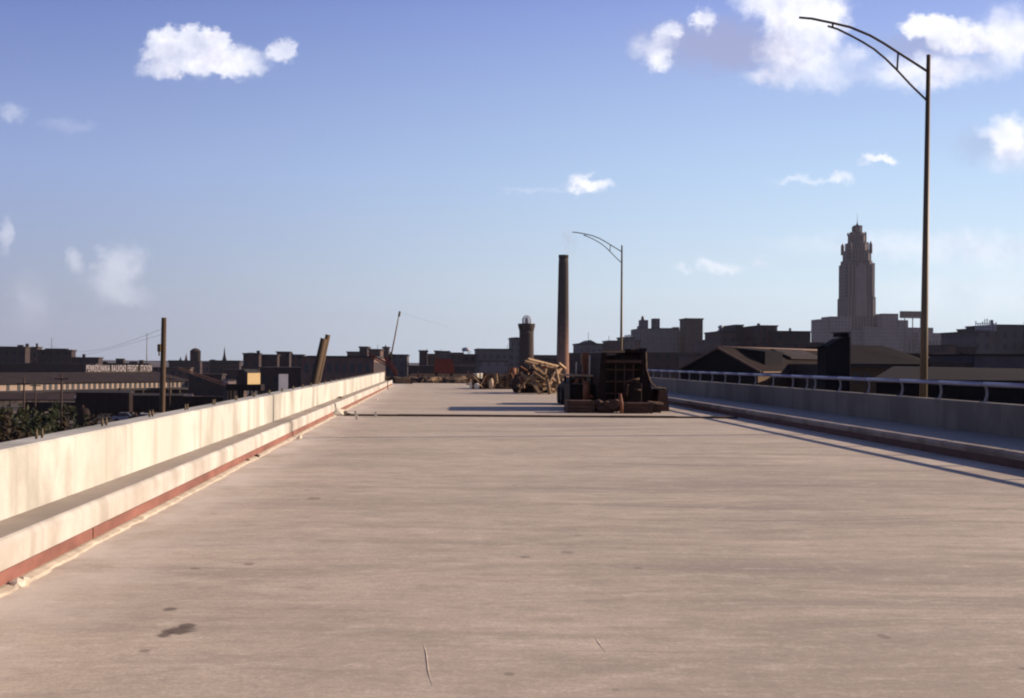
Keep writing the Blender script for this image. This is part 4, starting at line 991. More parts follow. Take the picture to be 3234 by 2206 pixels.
# ------------------------------------------------------------------ rail yard on the left
def station():
    A = Vector((at(-40, 1200, 330).x, 330, GZ)); Bp = Vector((at(596, 1200, 400).x, 400, GZ)); d = (Bp - A); Ln = d.length; ang = math.atan2(d.y, d.x)
    r = empty('freight_station', A, ang); tag(r, 'long low station building with dark hipped roof and a bright row of wall panels', 'station')
    zc = lambda v, t: 1.6 + (1131.5 + t*3.5 - v) * (330 + 70*t) / F - GZ
    ze, zw, zr = zc(1206, .7), zc(1225, .7), zc(1176, .7)
    W_ = 13
    MB().box(0, Ln, 0, W_, zw, ze).build('upper_wall', M_stn, r)
    MB().box(.6, Ln - .6, .6, W_, 0, zw - .7).build('lower_wall', M_soot, r)
    # hipped roof
    e = .7; vs = [(-e, -e, ze), (Ln + e, -e, ze), (Ln + e, W_ + e, ze), (-e, W_ + e, ze), (5, W_/2, zr), (Ln - 5.5, W_/2, zr), (-e, -e, ze + .15), (Ln + e, -e, ze + .15), (Ln + e, W_ + e, ze + .15), (-e, W_ + e, ze + .15)]
    MB().add(vs, [(0, 1, 2, 3), (0, 6, 7, 1), (1, 7, 8, 2), (2, 8, 9, 3), (3, 9, 6, 0), (6, 7, 5, 4), (7, 8, 5), (8, 9, 4, 5), (9, 6, 4)]).build('roof', M_slate, r)
    # platform canopy
    MB().prism([(-3.6, zw - .45), (-.01, zw - .1), (-.01, zw - .02), (-3.6, zw - .30)], 'x', -1, Ln + 2).build('canopy', M_roofd, r)
    i = 0; x = 1.0
    while x < Ln - 1.5:
        wdt = .95
        if not (5 < x < 8 or 13 < x < 17): pass
        o = MB().box(x, x + wdt, -.10, -.01, zw + .08, ze - .12).build('window', M_win, r); x += 2.05 if x > 18 else (3.6 if i % 2 else 5.2); i += 1
    for x in [k_ * 4.0 + 1 for k_ in range(int(Ln / 4))]:
        MB().tube([(x, -3.3, 0), (x, -3.3, zw - .4)], .12, 6).build('canopy_post', M_steel, r)
    MB().box(Ln - 3.2, Ln - .4, -.2, .55, zw - 2.6, zw - .75).build('end_bay', M_stn, r)
    return r, A, ang, Ln, zr, zc
stn, SA, sang, SL, szr, szc = station()
def station_sign():
    r = empty('rooftop_sign', SA, sang); tag(r, 'long row of white letters standing along the station roof ridge', 'sign')
    zb = szr + .15; cu = bpy.data.curves.new('t', 'FONT')
    ux = lambda u: (u + 40) / 636 * SL * (1 + .08 * (1 - (u + 40) / 636))     # along the ridge
    words = (('PENNSYLVANIA', 289.5, 367), ('RAILROAD', 374, 424), ('FREIGHT', 430, 467), ('STATION', 477, 520))
    for w_, u0, u1 in words:
        cu.body = w_; cu.size = 2.0; cu.extrude = .06; cu.offset = .01; cu.space_character = 1.3
        o = bpy.data.objects.new('tmp', cu); C.objects.link(o); dg = bpy.context.evaluated_depsgraph_get(); dg.update()
        me = bpy.data.meshes.new_from_object(o.evaluated_get(dg)); C.objects.unlink(o); bpy.data.objects.remove(o)
        xs = [v.co.x for v in me.vertices]; zs = [v.co.y for v in me.vertices]; w0 = max(xs) - min(xs); h0 = max(zs) - min(zs)
        x0, x1 = ux(u0), ux(u1); H = 1.72
        for v in me.vertices:
            x, y, z = v.co; v.co = (x0 + (x - min(xs)) / w0 * (x1 - x0), 6.2 - z, zb + (y - min(zs)) / h0 * H)
        me.materials.clear(); me.materials.append(M_letter); lo = bpy.data.objects.new('lettering', me); link(lo, r)
    mb = MB(); x0, x1 = ux(288), ux(521)
    mb.box(x0, x1, 6.45, 6.55, zb - .25, zb - .08); mb.box(x0, x1, 6.45, 6.55, zb + 1.5, zb + 1.58)
    n = 40
    for i in range(n + 1):
        x = x0 + (x1 - x0) * i / n; mb.box(x - .04, x + .04, 6.46, 6.54, szr - .9, zb + 1.7)
    mb.build('frame', M_steel, r)
M_letter = mat('white_letter_paint', (.42, .37, .36), .6, .05, 1)
station_sign()

# platform sheds, tracks, gravel
ang_t = R(20)
def shed(u0, u1, v0, v1, D, m, label, name='platform_shed', legs=True, cat='shed', depth=6):
    a, b_ = at(u0, v0, D), at(u1, v0, D); z1 = a.z - GZ; z0 = at(u0, v1, D).z - GZ; w = b_.x - a.x
    r = empty(name, ((a.x + b_.x)/2, D, GZ)); tag(r, label, cat)
    MB().prism([(0, z0), (depth/2, z1), (depth, z0), (depth, z0 - .25), (0, z0 - .25)], 'x', -w/2, w/2).build('roof', m, r)
    if legs:
        for i in range(max(2, int(w / 4)) + 1):
            x = -w/2 + .4 + (w - .8) * i / max(2, int(w / 4)); MB().tube([(x, depth/2, 0), (x, depth/2, z0 - .25)], .13, 6).build('column', M_steel, r)
    else: MB().box(-w/2 + .2, w/2 - .2, .3, depth - .3, 0, z0 - .252).build('wall', M_soot, r)
    return r
M_redroof = mat('dull_red_roof', (.055, .034, .032), .9, .25, .4)
shed(-60, 238, 1240, 1261, 300, M_redroof, 'long dull red platform roof at the left edge below the station')
shed(300, 602, 1243, 1262, 315, mat('bluish_roof', (.07, .06, .07), .9, .2, .4), 'long bluish grey platform roof below the right half of the station')
shed(232, 300, 1247, 1256, 290, mat('pale_blue_roof', (.13, .12, .15), .8, .2, .4), 'short pale roof left of the black freight car', legs=False)
gv = MB()
for (u0, u1, D, w) in ((-40, 640, 270, 10), (-40, 700, 232, 4), (100, 900, 205, 12)):
    a, b_ = at(u0, 1300, D), at(u1, 1300, D + 6); gv.prism([(a.x, a.y), (b_.x, b_.y), (b_.x, b_.y + w), (a.x, a.y + w)], 'z', GZ, GZ + .06 + D * 1e-4)
tag(gv.build('gravel_strips', mat('pale_gravel', (.15, .105, .08), .95, .25, .4)), kind='structure')
def rail_track(D, u0, u1):
    mb = MB(); a, b_ = at(u0, 1300, D), at(u1, 1300, D)
    for dy in (-.72, .72): mb.box(a.x, b_.x, D + dy - .04, D + dy + .04, GZ + .2, GZ + .34)
    x = a.x
    while x < b_.x: mb.box(x, x + .24, D - 1.2, D + 1.2, GZ + .1, GZ + .198); x += .9
    tag(mb.build('railway_track', M_timd), kind='structure')
for D in (246, 262, 222): rail_track(D, -60, 1000)
def freight_car(x, y, L_, body, label, high=3.4, z0=1.1, m=M_blk, dome=False):
    r = empty('freight_car', (x, y, GZ)); tag(r, label, 'freight car', 'freight cars in the yard')
    mb = MB(); mb.box(-L_/2, L_/2, -1.45, 1.45, z0, high)
    for i in range(10):
        xx_ = -L_/2 + .3 + (L_ - .6) * i / 9; mb.box(xx_ - .06, xx_ + .06, -1.53, -1.452, z0, high)
    mb.build('body', m, r)
    if body == 'box': MB().prism([(-1.6, high + .003), (1.6, high + .003), (0, high + .38)], 'x', -L_/2 - .15, L_/2 + .15).build('roof', M_roofd, r); MB().box(-.95, .95, -1.60, -1.54, z0 + .1, high - .2).build('door', M_blk, r)
    MB().box(-L_/2 - .3, L_/2 + .3, -.5, .5, z0 - .3, z0 - .003).build('underframe', M_blk, r)
    for s_ in (-1, 1):
        for dx in (-.85, .85):
            for yy in (-.72, .72): wheel('wheel', (s_ * (L_/2 - 1.9) + dx, yy, .34 + .45), .45, .13, r, 'y')
    return r
x0 = at(330, 1290, 246).x
freight_car(x0, 246, 9.0, 'box', 'big black boxcar, nearest and darkest, below the station', high=4.75, z0=1.4)
freight_car(at(500, 1290, 262).x, 262, 9.5, 'box', 'dark boxcar partly hidden by the utility pole', high=3.9)
freight_car(at(572, 1290, 262).x + 5.6, 262, 8.5, 'gondola', 'dark open freight car right of the utility pole', high=3.5)
freight_car(at(660, 1290, 246).x, 246, 9.0, 'gondola', 'dark open freight car under the yellow crane cab', high=4.2)
freight_car(at(165, 1290, 262).x, 262, 9.5, 'gondola', 'dark flat low freight car left of the big black boxcar', high=2.5)
# switcher cab shape behind the black car
r = empty('switch_engine', (at(299, 1240, 262).x, 262, GZ)); tag(r, 'dark blue switch engine showing above the black boxcar', 'locomotive')
MB().box(-1.6, 1.6, -1.4, 1.4, 1.2, at(299, 1237, 262).z - GZ).build('cab', mat('blueblack_paint', (.02, .025, .045), .5), r)
MB().box(1.602, 6.2, -1.0, 1.0, 1.2, 4.4).build('hood', M_blk, r); MB().tube([(4.5, 0, 4.41), (4.5, 0, 5.2)], .2, 10).build('exhaust_stack', M_blk, r)
for xx in (-1, .6, 3.8, 5.4):
    for yy in (-.72, .72): wheel('wheel', (xx, yy, .8), .46, .13, r, 'y')
# round black tank end
r = empty('storage_tank', (at(262, 1310, 222).x, 222, GZ)); tag(r, 'upright black cylindrical tank under the left end of the black boxcar', 'tank')
MB().lathe([(1.0, 0), (1.05, .1), (1.05, 2.3), (.8, 2.75), (.1, 2.95)], n=20).build('shell', M_blk, r)
MB().tube([(0, 0, 2.9), (0, 0, 3.3)], .15, 8).build('valve', M_brn, r)
r = empty('storage_tank', (at(430, 1310, 215).x, 215, GZ)); tag(r, 'squat black tank left of the white car, under the right end of the boxcar', 'tank')
MB().lathe([(1.3, 0), (1.35, .1), (1.35, 1.5), (1.0, 1.9), (.1, 2.1)], n=20).build('shell', M_blk, r); MB().tube([(0, 0, 2.0), (0, 0, 2.4)], .15, 8).build('valve', M_brn, r)

def vehicle(name, B, rz, L_, Wd, H, m, label, kind='car', cat='car'):
    r = empty(name, B, rz); tag(r, label, cat, 'vehicles parked in the yard')
    if kind == 'car':
        o = MB().prism([(-L_/2, .35), (L_/2, .35), (L_/2, .78), (L_/2 - .3, .9), (-L_/2 + .2, .92), (-L_/2, .8)], 'y', -Wd/2, Wd/2).build('body', m, r); bevel(o, .06)
        o = MB().prism([(-L_*.30, .90), (L_*.22, .90), (L_*.10, H), (-L_*.22, H)], 'y', -Wd/2 + .12, Wd/2 - .12).build('cabin', M_win, r)
        MB().box(-L_*.21, L_*.09, -Wd/2 + .14, Wd/2 - .14, H + .003, H + .05).build('roof', m, r)
        wz = .33
    else:
        MB().box(-L_/2, L_*.14, -Wd/2, Wd/2, .8, H).build('box_body', m, r)
        MB().prism([(L_*.16, .5), (L_/2, .5), (L_/2, 1.3), (L_*.42, 1.4), (L_*.36, 2.1), (L_*.16, 2.1)], 'y', -Wd/2 + .1, Wd/2 - .1).build('cab', m, r)
        MB().box(L_*.2, L_*.34, -Wd/2 + .09, -Wd/2 + .097, 1.4, 1.95).build('window', M_win, r)
        wz = .45
    for sx in (-.32, .34):
        for sy in (-1, 1): wheel('wheel', (L_*sx, sy * (Wd/2 - .1), wz), wz, .2, r, 'y')
    return r
M_white = mat('white_car_paint', (.72, .70, .68), .35, .05, 2, spec=.5); M_orange = mat('bright_orange_paint', (.62, .20, .06), .5, .1, 2)
vehicle('parked_car', (at(462, 1320, 236).x, 236, GZ), .1, 4.6, 1.8, 1.5, M_white, 'white car parked left of the utility pole foot')
vehicle('parked_car', (at(388, 1320, 238).x, 240, GZ), .1, 4.4, 1.8, 1.5, mat('grey_car', (.22, .21, .23), .4, .05, 2, spec=.5), 'grey car parked below the black boxcar')
for i, (u, lab) in enumerate(((625, 'orange truck nearest the utility pole, leftmost of the three orange ones'), (664, 'orange truck in the middle of the three orange ones'), (704, 'lowest showing orange truck, rightmost of the three orange ones'))):
    D = 330; p = at(u, 1300, D); vehicle('parked_truck', (p.x, D, GZ), R(-75), 4.6, 2.0, 10.6 - 136 * D / F + i * -.35 + .35, M_orange, lab, 'truck', 'truck')
for i, u in enumerate((569, 578)):
    p = at(u, 1300, 200); o = MB().lathe([(.22, 0), (.2, 2.9), (.02, 3.0)], n=10).build('white_post', M_pale, None, (p.x, 200, GZ)); tag(o, '%s of two thick white posts right of the utility pole' % ('left' if i == 0 else 'right'), 'post', 'white posts')
# yard poles
for i, (u, v, D, lab) in enumerate(((76, 1195, 180, 'slim dark yard pole nearest the left edge'), (195, 1180, 190, 'slim dark yard pole left of the black boxcar'), (537, 1185, 260, 'slim dark yard pole just right of the thick utility pole'), (112, 1205, 240, 'short slim yard pole between the two left ones'))):
    p = at(u, v, D); r = empty('yard_pole', (p.x, D, GZ)); tag(r, lab, 'pole', 'slim poles in the yard')
    MB().tube([(0, 0, 0), (0, 0, p.z - GZ)], [.17, .11], 8).build('pole', M_timd, r); MB().box(-.9, .9, -.06, .06, p.z - GZ - .8, p.z - GZ - .65).build('crossarm', M_timd, r)

# crane with yellow cab
def yard_crane():
    D = 215; B = (at(785, 1230, D).x, D, GZ); r = empty('yard_crane', B); tag(r, 'yard crane with a sunlit yellow cab and long boom sloping up to the left', 'crane')
    s = D / F; Z = lambda v: at(785, v, D).z - GZ; X = lambda u: (u - 785) * s
    zf, zt = Z(1214), Z(1178)
    cy_ = mat('yellow_cab_paint', (.42, .30, .13), .6, .08, 1.5)
    # the cab is turned so its sunlit side faces the bridge
    MB().prism([(X(752), .0), (X(787), -1.9), (X(819), .8), (X(784), 2.7)], 'z', zf, zt).build('cab', cy_, r)
    MB().prism([(X(751.5), -.06), (X(786.6), -1.98), (X(786.9), -1.93), (X(752), .0)], 'z', zf - .01, zt + .01).build('front_wall', M_timd, r)
    MB().add([(X(750), -.05, zt + .02), (X(787), -2.1, zt + .02), (X(821), .8, zt + .02), (X(784), 2.9, zt + .02), (X(769), -.8, zt + .55), (X(803), 2.0, zt + .55)], [(0, 1, 2, 3), (0, 1, 4), (1, 2, 5, 4), (2, 3, 5), (3, 0, 4, 5)]).build('roof', M_roofd, r)
    MB().box(X(722), X(828), -1.9, 2.6, zf - .95, zf - .02).build('platform', M_blk, r)
    mb = MB()
    for u in (730, 760, 795, 820):
        for y in (-1.5, 2.2): mb.beam((X(u), y, 0), (X(u), y, zf - .96), .25)
    mb.beam((X(730), -1.5, .5), (X(795), -1.5, zf - 1.2), .15); mb.beam((X(795), -1.5, .5), (X(760), -1.5, zf - 1.2), .15)
    mb.build('gantry_legs', M_blk, r)
    mb = MB(); a0, a1 = Vector((X(745), 0, Z(1222))), Vector((X(568), 0, Z(1163)))
    b0, b1 = Vector((X(735), 0, Z(1228))), Vector((X(566), 0, Z(1168)))
    for y in (-.35, .35):
        mb.beam(a0 + Vector((0, y, 0)), a1 + Vector((0, y, 0)), .12); mb.beam(b0 + Vector((0, y, 0)), b1 + Vector((0, y, 0)), .12)
    for i in range(16):
        t0, t1 = i / 16, (i + 1) / 16; mb.beam(a0.lerp(a1, t0) + Vector((0, -.35, 0)), b0.lerp(b1, t1) + Vector((0, -.35, 0)), .07)
    mb.build('boom', mat('boom_paint', (.26, .13, .07), .7, .2, 1), r)
yard_crane()
for (u0, u1, v0, v1, D, m_, lab, nm, cat) in ((880, 911, 1182, 1235, 260, M_blu, 'blank pale lilac signboard between the crane cab and the leaning piles', 'signboard', 'signboard'), (720, 746, 1201, 1216, 240, mat('pinkish_hut', (.42, .30, .25)), 'small pinkish hut left of the yellow cab', 'yard_hut', 'hut')):
    a, b_ = at(u0, v0, D), at(u1, v0, D); w = b_.x - a.x; z1 = a.z - GZ; z0 = at(u0, v1, D).z - GZ
    r = empty(nm, ((a.x + b_.x)/2, D, GZ), R(26)); tag(r, lab, cat)
    MB().box(-w/2, w/2, 0, .25 if nm == 'signboard' else 2.5, z0, z1).build('panel' if nm == 'signboard' else 'wall', m_, r)
    if nm == 'signboard':
        MB().box(-w/2, w/2, -.02, .24, z0 - .6, z0 - .01).build('skirt', M_redroof, r)
        for sx in (-.35, .35): MB().beam((w*sx, .12, 0), (w*sx, .12, z0), .2).build('post', M_steel, r)
    else:
        MB().box(-w/2 - .15, w/2 + .15, -.15, 2.65, z1 + .003, z1 + .15).build('roof', M_roofd, r); MB().box(-w/2 - .1, w/2 + .1, -.1, 2.6, 0, z0 - .003).build('base', M_soot, r)
# rough dark yard sheds filling the middle distance
for (u0, u1, v, D, dep, m_, lab) in ((596, 700, 1186, 380, 20, F_brick, 'low dark warehouse behind the boom of the yard crane'), (700, 770, 1172, 400, 20, F_brick2, 'dark warehouse left of the yellow cab'), (820, 960, 1165, 380, 20, F_brick, 'wide dark warehouse behind the pale signboard'), (-80, 300, 1152, 520, 30, F_brick, 'wide dark warehouse at the left edge under the skyline blocks'), (470, 600, 1165, 560, 30, F_brick2, 'dark warehouse behind the end of the station')):
    bld(u0, u1, v, D, dep, m_, lab, cat='warehouse', name='warehouse')

# ------------------------------------------------------------------ vegetation at the lower left
def leaf_cloud(mb, c, r, n, s, rnd):
    for _ in range(n):
        while True:
            q = Vector((rnd.uniform(-1, 1), rnd.uniform(-1, 1), rnd.uniform(-1, 1)))
            if .25 < q.length < 1: break
        p = Vector((c[0] + q.x*r[0], c[1] + q.y*r[1], c[2] + q.z*r[2])); a = Vector((rnd.uniform(-1, 1), rnd.uniform(-1, 1), rnd.uniform(-.6, 1))).normalized(); b_ = a.orthogonal().normalized(); k_ = s * rnd.uniform(.5, 1.3)
        mb.add([p - a*k_, p + b_*k_*.45, p + a*k_, p - b_*k_*.45], [(0, 1, 2, 3)])
def leafmat(name, c):
    m, N, L, b = node_mat(name); tc = N.new('ShaderNodeTexCoord'); n = NZ(N, L, tc.outputs['Object'], 1.3, 4); L.new(MX(N, L, MR(N, L, n, .35, .65), tuple(x*.55 for x in c), tuple(x*1.35 for x in c)), b.inputs['Base Color']); b.inputs['Roughness'].default_value = .7; b.inputs['Specular IOR Level'].default_value = .2
    return m
LM = [leafmat('olive_leaf', (.034, .034, .012)), leafmat('dark_green_leaf', (.02, .026, .010)), leafmat('brownish_leaf', (.036, .024, .013))]
M_bark = mat('bark', (.06, .045, .035), .9, .3, 3)
rnd = random.Random(21)
vt = [(15, 1345, 46, 'brownish leafy tree cut by the left edge', 2), (60, 1316, 56, 'olive tree with ragged top, second from the left edge', 0), (105, 1332, 50, 'dark green low tree, third from the left edge', 1), (150, 1304, 62, 'dark green tree with the highest top beside the yard', 1), (196, 1312, 66, 'olive tree right of the highest one beside the yard', 0), (235, 1345, 58, 'brownish low tree at the right end of the tree row', 2)]
for u, v, D, lab, k_ in vt:
    p = at(u, v, D); h = p.z - GZ; r = empty('small_tree', (p.x, D, GZ)); tag(r, lab, 'tree', 'small trees below the left parapet')
    mb = MB(); mb.tube([(0, 0, 0), (.1, .05, h*.4), (-.05, 0, h*.8)], [.14, .10, .03], 8)
    for i in range(5):
        a = rnd.uniform(0, 6.28); mb.tube([(0, 0, h*(.3 + .1*i)), (math.cos(a)*.9, math.sin(a)*.9, h*(.45 + .1*i))], [.05, .015], 6)
    mb.build('trunk', M_bark, r)
    mb = MB()
    for i in range(30):
        zz = h * rnd.uniform(.35, .95); rr = rnd.uniform(.35, .75); leaf_cloud(mb, (rnd.gauss(0, .8), rnd.gauss(0, .7), zz), (rr, rr, rr*.9), 110, .12, rnd)
    for i in range(14):   # shoots
        a = Vector((rnd.gauss(0, .7), rnd.gauss(0, .5), h * .8)); leaf_cloud(mb, (a.x, a.y, h*rnd.uniform(.9, 1.02)), (.12, .12, .4), 30, .12, rnd)
    mb.build('crown', LM[k_], r)
mb = MB()
for i in range(5000):
    x = rnd.uniform(-30, -6); y = rnd.uniform(30, 95); a = Vector((x, y, GZ)); hh = rnd.uniform(.5, 1.6); d = Vector((rnd.uniform(-.3, .3), rnd.uniform(-.3, .3), 1)) * hh; mb.add([a + Vector((-.06, 0, 0)), a + Vector((.06, 0, 0)), a + d], [(0, 1, 2)])
o = mb.build('weeds', LM[2]); tag(o, 'brown and olive weeds on the ground below the bridge', 'weeds', kind='stuff')

# ------------------------------------------------------------------ sheds close on the right
M_shedr = mat('brown_shed_roof', (.020, .0145, .013), .95, .3, .5, spec=.06)
M_shedl = mat('greyer_roof_sheet', (.042, .034, .034), .9, .2, .5, spec=.08)
M_fascia = mat('weathered_fascia', (.14, .09, .068), .85, .2, 1)
M_ywall = mat('ochre_shed_wall', (.085, .05, .027), .9, .25, .8)
M_navy = mat('blueblack_cladding', (.007, .007, .010), .9, .3, .5, spec=.08)
def slab(name, pts, m, parent=None, t=.12):        # a sloping sheet with thickness, corner points in order
    pts = [Vector(p) for p in pts]; n = len(pts); dn = Vector((0, 0, -t))
    vs = pts + [p + dn for p in pts]; fs = [tuple(range(n)), tuple(range(2*n-1, n-1, -1))] + [(i, i+n, (i+1) % n + n, (i+1) % n) for i in range(n)]
    return MB().add(vs, fs).build(name, m, parent)
def gable_shed():
    D = 130.0; apex = at(2270, 1097, D); B = Vector((apex.x, apex.y, GZ)); ang = math.atan2(.82, .57)
    r = empty('gabled_shed', B, ang); tag(r, 'dark gabled shed with pale verge and long roof, nearest the railing start', 'shed')
    za = apex.z - GZ; ze = za - 2.0; hw_ = 3.9; Ln = 27
    MB().prism([(-hw_, 0), (hw_, 0), (hw_, ze - .1), (0, za - .15), (-hw_, ze - .1)], 'x', 0, Ln).build('wall', M_ywall, r)
    MB().prism([(-hw_ + .1, 0), (hw_ - .1, 0), (hw_ - .1, ze - .1), (0, za - .2), (-hw_ + .1, ze - .1)], 'x', -.06, -.01).build('gable_front', M_navy, r)
    for s_ in (-1, 1):
        MB().prism([(0, za), (0, za - .12), (s_*(hw_ + .4), ze - .32), (s_*(hw_ + .4), ze - .20)], 'x', -.3, Ln + .3).build('roof', M_shedr, r)
        MB().prism([(0, za + .03), (0, za - .16), (s_*(hw_ + .42), ze - .36), (s_*(hw_ + .42), ze - .17)], 'x', -.42, -.31).build('verge', M_fascia, r)
    MB().tube([(-.3, 0, za + .03), (Ln + .3, 0, za + .03)], .09, 8).build('ridge_cap', M_fascia, r)
    MB().box(0, Ln, -hw_ - .52, -hw_ - .41, ze - .36, ze - .22).build('gutter', M_fascia, r)
    # dark roof monitor and a lighter raised roof
    MB().prism([(-.25, za - .0), (-3.2, za - 1.75), (-3.2, za - .35), (-.6, za - .05)], 'x', 3.5, 8.0).build('roof_monitor', M_navy, r)
    MB().prism([(-.3, za + .02), (-2.4, za - .85), (-2.4, za - 1.0), (-.3, za - .15)], 'x', 12.5, 21.5).build('raised_roof', M_shedl, r)
    for i, x in enumerate((9.5, 12.5, 15.0, 18.2, 21)):
        MB().box(x, x + 1.2, -hw_ - .05, -hw_ - .001, ze - 3.4, ze - 1.3).build('doorway', M_win, r)
gable_shed()
def navy_block():
    D = 100; B = base_of(2648, D); r = empty('hoist_tower', B); tag(r, 'dark blue-black hoist tower with sloping head, left of the big brown roof', 'hoist tower')
    s = D / F; X = lambda u: (u - 2648) * s; Z = lambda v: at(2648, v, D).z - GZ
    MB().prism([(X(2606), 0), (X(2688), 0), (X(2684), Z(1064)), (X(2655), Z(1070)), (X(2606), Z(1098))], 'y', 0, 2.2).build('tower_wall', M_navy, r)
    MB().prism([(X(2568), Z(1097)), (X(2606), Z(1094)), (X(2606), Z(1099)), (X(2566), Z(1101))], 'y', .2, 2.0).build('chute', M_navy, r)
    MB().box(X(2656), X(2684), .1, 2.0, Z(1064), Z(1052)).build('head', M_navy, r); MB().box(X(2650), X(2685.5), -.1, 2.2, Z(1051.8), Z(1049)).build('head_roof', M_soot, r)
    MB().beam((X(2688.5), -.1, 0), (X(2684.5), -.1, Z(1050)), .05).build('lit_edge_strip', M_fascia, r)  # paler strip added to stand for the sunlit right edge
navy_block()
def big_roof():
    D = 118; P = lambda u, v, y=D: at(u, v, y)
    B = Vector((P(2780, 1150).x, D, GZ)); r = empty('large_shed', B); tag(r, 'large shed with broad dark brown hipped roof in front of the pale podium', 'shed')
    def q(u, v, y): return P(u, v, y) - B
    # front slope, with its ridge further back
    f = [q(2660, 1149, D), q(2935, 1151, D), q(2900, 1130, D + 5), q(2840, 1108, D + 9), q(2785, 1092, D + 12), q(2690, 1090, D + 12), q(2660, 1110, D + 8)]
    slab('roof', f, M_shedr, r)
    bk = [q(2785, 1092, D + 12), q(2690, 1090, D + 12), q(2660, 1115, D + 24), q(2860, 1120, D + 24)]
    slab('roof', bk, M_shedr, r)
    MB().box(q(2660, 1150, D).x, q(2930, 1150, D).x, .4, 22, 0, q(2700, 1152, D).z).build('wall', M_soot, r)
    MB().box(q(2660, 1150, D).x, q(2938, 1150, D).x, -.2, .1, q(2700, 1155, D).z, q(2700, 1149.5, D).z).build('fascia', M_navy, r)
big_roof()
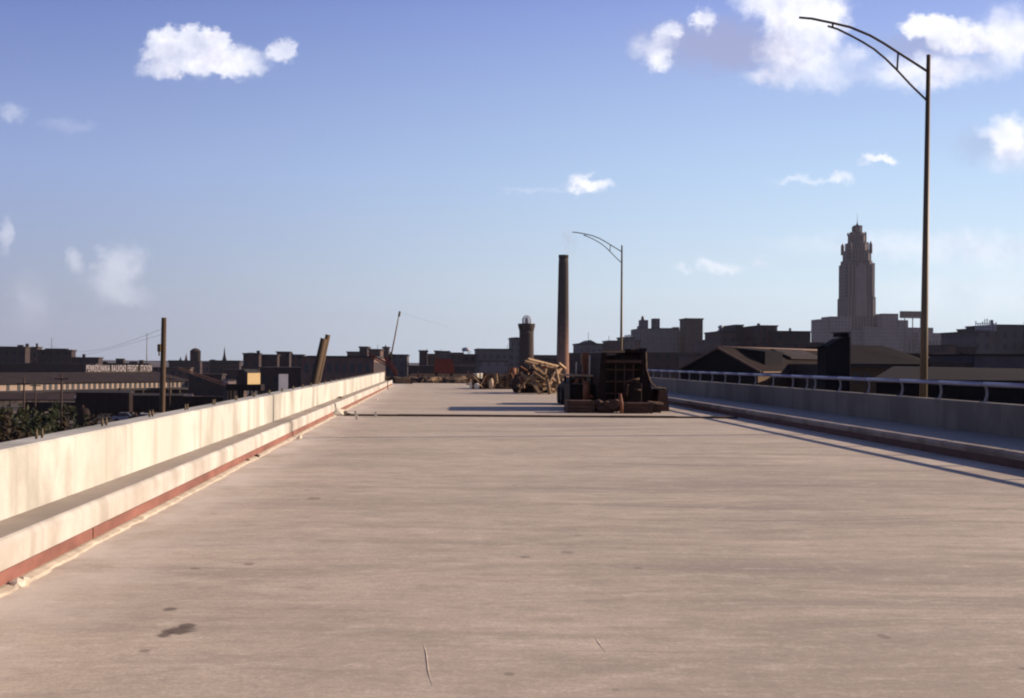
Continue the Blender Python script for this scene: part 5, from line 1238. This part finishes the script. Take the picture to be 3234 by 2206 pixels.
def low_sheds():
    D = 150; B = base_of(2950, D); r = empty('flat_shed', B); tag(r, 'low shed with thin pale fascia line right of the near lamp post', 'shed')
    X = lambda u: (u - 2950) * D / F; Z = lambda v: at(2950, v, D).z - GZ
    MB().box(X(2850), X(3020), 0, 20, 0, Z(1120)).build('wall', M_soot, r); MB().box(X(2846), X(3024), -.3, 20, Z(1119.8), Z(1116)).build('fascia', M_fascia, r)
    slab('lean_to_roof', [(X(2915), -.35, Z(1121)), (X(2950), -.35, Z(1122)), (X(3010), -3.5, Z(1147)), (X(2910), -3.5, Z(1147))], M_shedl, r)
    D2 = 140; B = base_of(3047, D2); r = empty('tank_house', B); tag(r, 'small blackish block on the low roofs between the podium end and the right edge', 'shed')
    X2 = lambda u: (u - 3047) * D2 / F; Z2 = lambda v: at(3047, v, D2).z - GZ
    MB().box(X2(3016), X2(3078), 0, 5, 0, Z2(1124)).build('wall', M_navy, r); MB().box(X2(3020), X2(3060), .5, 4, Z2(1123.8), Z2(1120)).build('roof', M_soot, r)
    MB().beam((X2(3022), -.5, Z2(1110)), (X2(3052), -.5, Z2(1135)), .1).build('stay', M_soot, r)
    # long lower roofs right up to the frame
    D3 = 128; B = base_of(3150, D3); r = empty('long_shed', B); tag(r, 'greyish long shed wall at the right edge below the stepped blocks', 'shed')
    X3 = lambda u: (u - 3150) * D3 / F; Z3 = lambda v: at(3150, v, D3).z - GZ
    MB().box(X3(3075), X3(3500), 0, 12, 0, Z3(1124)).build('wall', mat('grey_shed_wall', (.07, .06, .066), .9, .3, .5), r); MB().box(X3(3070), X3(3505), -.2, 12.2, Z3(1123.8), Z3(1119)).build('roof', M_shedr, r)
    MB().box(X3(2930), X3(3074), 0.5, 8, 0, Z3(1146)).build('annex', M_soot, r)
    # nearest: great low-pitched roof
    A = [at(2822, 1157, 104), at(3620, 1172, 104), at(3620, 1207, 70), at(2756, 1197, 76)]
    B = Vector((A[0].x, 80, GZ)); r = empty('low_roofed_warehouse', B); tag(r, 'wide warehouse with low brown roof directly behind the railing', 'warehouse')
    slab('roof', [p - B for p in A], M_shedr, r, .2)
    MB().add([tuple(p - B) for p in (A[3] + Vector((.3, .3, -.21)), A[2] + Vector((0, .3, -.21)), Vector((A[2].x, A[2].y + .3, GZ)), Vector((A[3].x + .3, A[3].y + .3, GZ)))], [(0, 1, 2, 3)]).build('front_wall', M_navy, r)
    MB().add([tuple(p - B) for p in (A[3] + Vector((.3, .3, -.21)), A[0] + Vector((.3, -.3, -.21)), Vector((A[0].x + .3, A[0].y - .3, GZ)), Vector((A[3].x + .3, A[3].y + .3, GZ)))], [(0, 1, 2, 3)]).build('side_wall', M_ywall, r)
    # ochre annexes seen through the railing
    D4 = 112; B = base_of(2720, D4); r = empty('ochre_annex', B, R(0)); tag(r, 'low ochre-brown annex with dark doorways below the brown roofs', 'annex')
    X4 = lambda u: (u - 2720) * D4 / F; Z4 = lambda v: at(2720, v, D4).z - GZ
    MB().box(X4(2690), X4(2800), .4, 3.5, 0, Z4(1160)).build('wall', M_ywall, r)
    MB().box(X4(2688), X4(2815), 0, 3.8, Z4(1159.6), Z4(1154)).build('roof', M_roofd, r)
    for u in (2700, 2735): MB().box(X4(u), X4(u + 14), .3, .396, Z4(1210), Z4(1182)).build('doorway', M_win, r)
low_sheds()
# street-level buildings hiding the ground line far off on the right
for (u0, u1, v, D, m_, lab) in ((2010, 2240, 1118, 420, F_brick, 'low dark row of buildings at the foot of the tall office blocks'), (2190, 2290, 1128, 330, F_brick2, 'low brown building left of the gabled shed'), (1800, 1900, 1135, 460, F_brick, 'low dark building at the foot of the tall chimney'), (2330, 2600, 1085, 420, F_brick, 'wide dark building just above the shed roof ridge'), (1880, 2020, 1128, 430, F_brick2, 'low brown building behind the tall paving machine'), (1690, 1800, 1140, 420, F_brick2, 'low brown building between the brick tower and the tall chimney'), (1290, 1500, 1160, 420, F_brick, 'low dark building behind the red truck')):
    bld(u0, u1, v, D, 20, m_, lab)
hl = MB(); pts = [(-3000, GZ)]; rnd = random.Random(2)
for i in range(61): pts.append((-3000 + i * 100, GZ + 5 + 8 * noise.noise(Vector((i * .23, 0, 0)))))
pts.append((3000, GZ)); hl.prism(pts, 'y', 4600, 5400)
tag(hl.build('hills', mat('wooded_hills', (.05, .06, .04), .95, .3, .01)), kind='structure')

# ------------------------------------------------------------------ haze
hz = MB(); hz.box(-7400, 7400, -800, 9300, GZ - 3.2, 260)
mh = bpy.data.materials.new('haze_volume'); mh.use_nodes = True; N, L = mh.node_tree.nodes, mh.node_tree.links; N.clear()
out = N.new('ShaderNodeOutputMaterial'); pv = N.new('ShaderNodeVolumePrincipled'); L.new(pv.outputs[0], out.inputs['Volume'])
pv.inputs['Color'].default_value = (.72, .74, .92, 1); pv.inputs['Density'].default_value = .000045; pv.inputs['Anisotropy'].default_value = .2
o = hz.build('haze', mh); tag(o, 'thin bluish haze over the distant city', 'haze', kind='stuff')
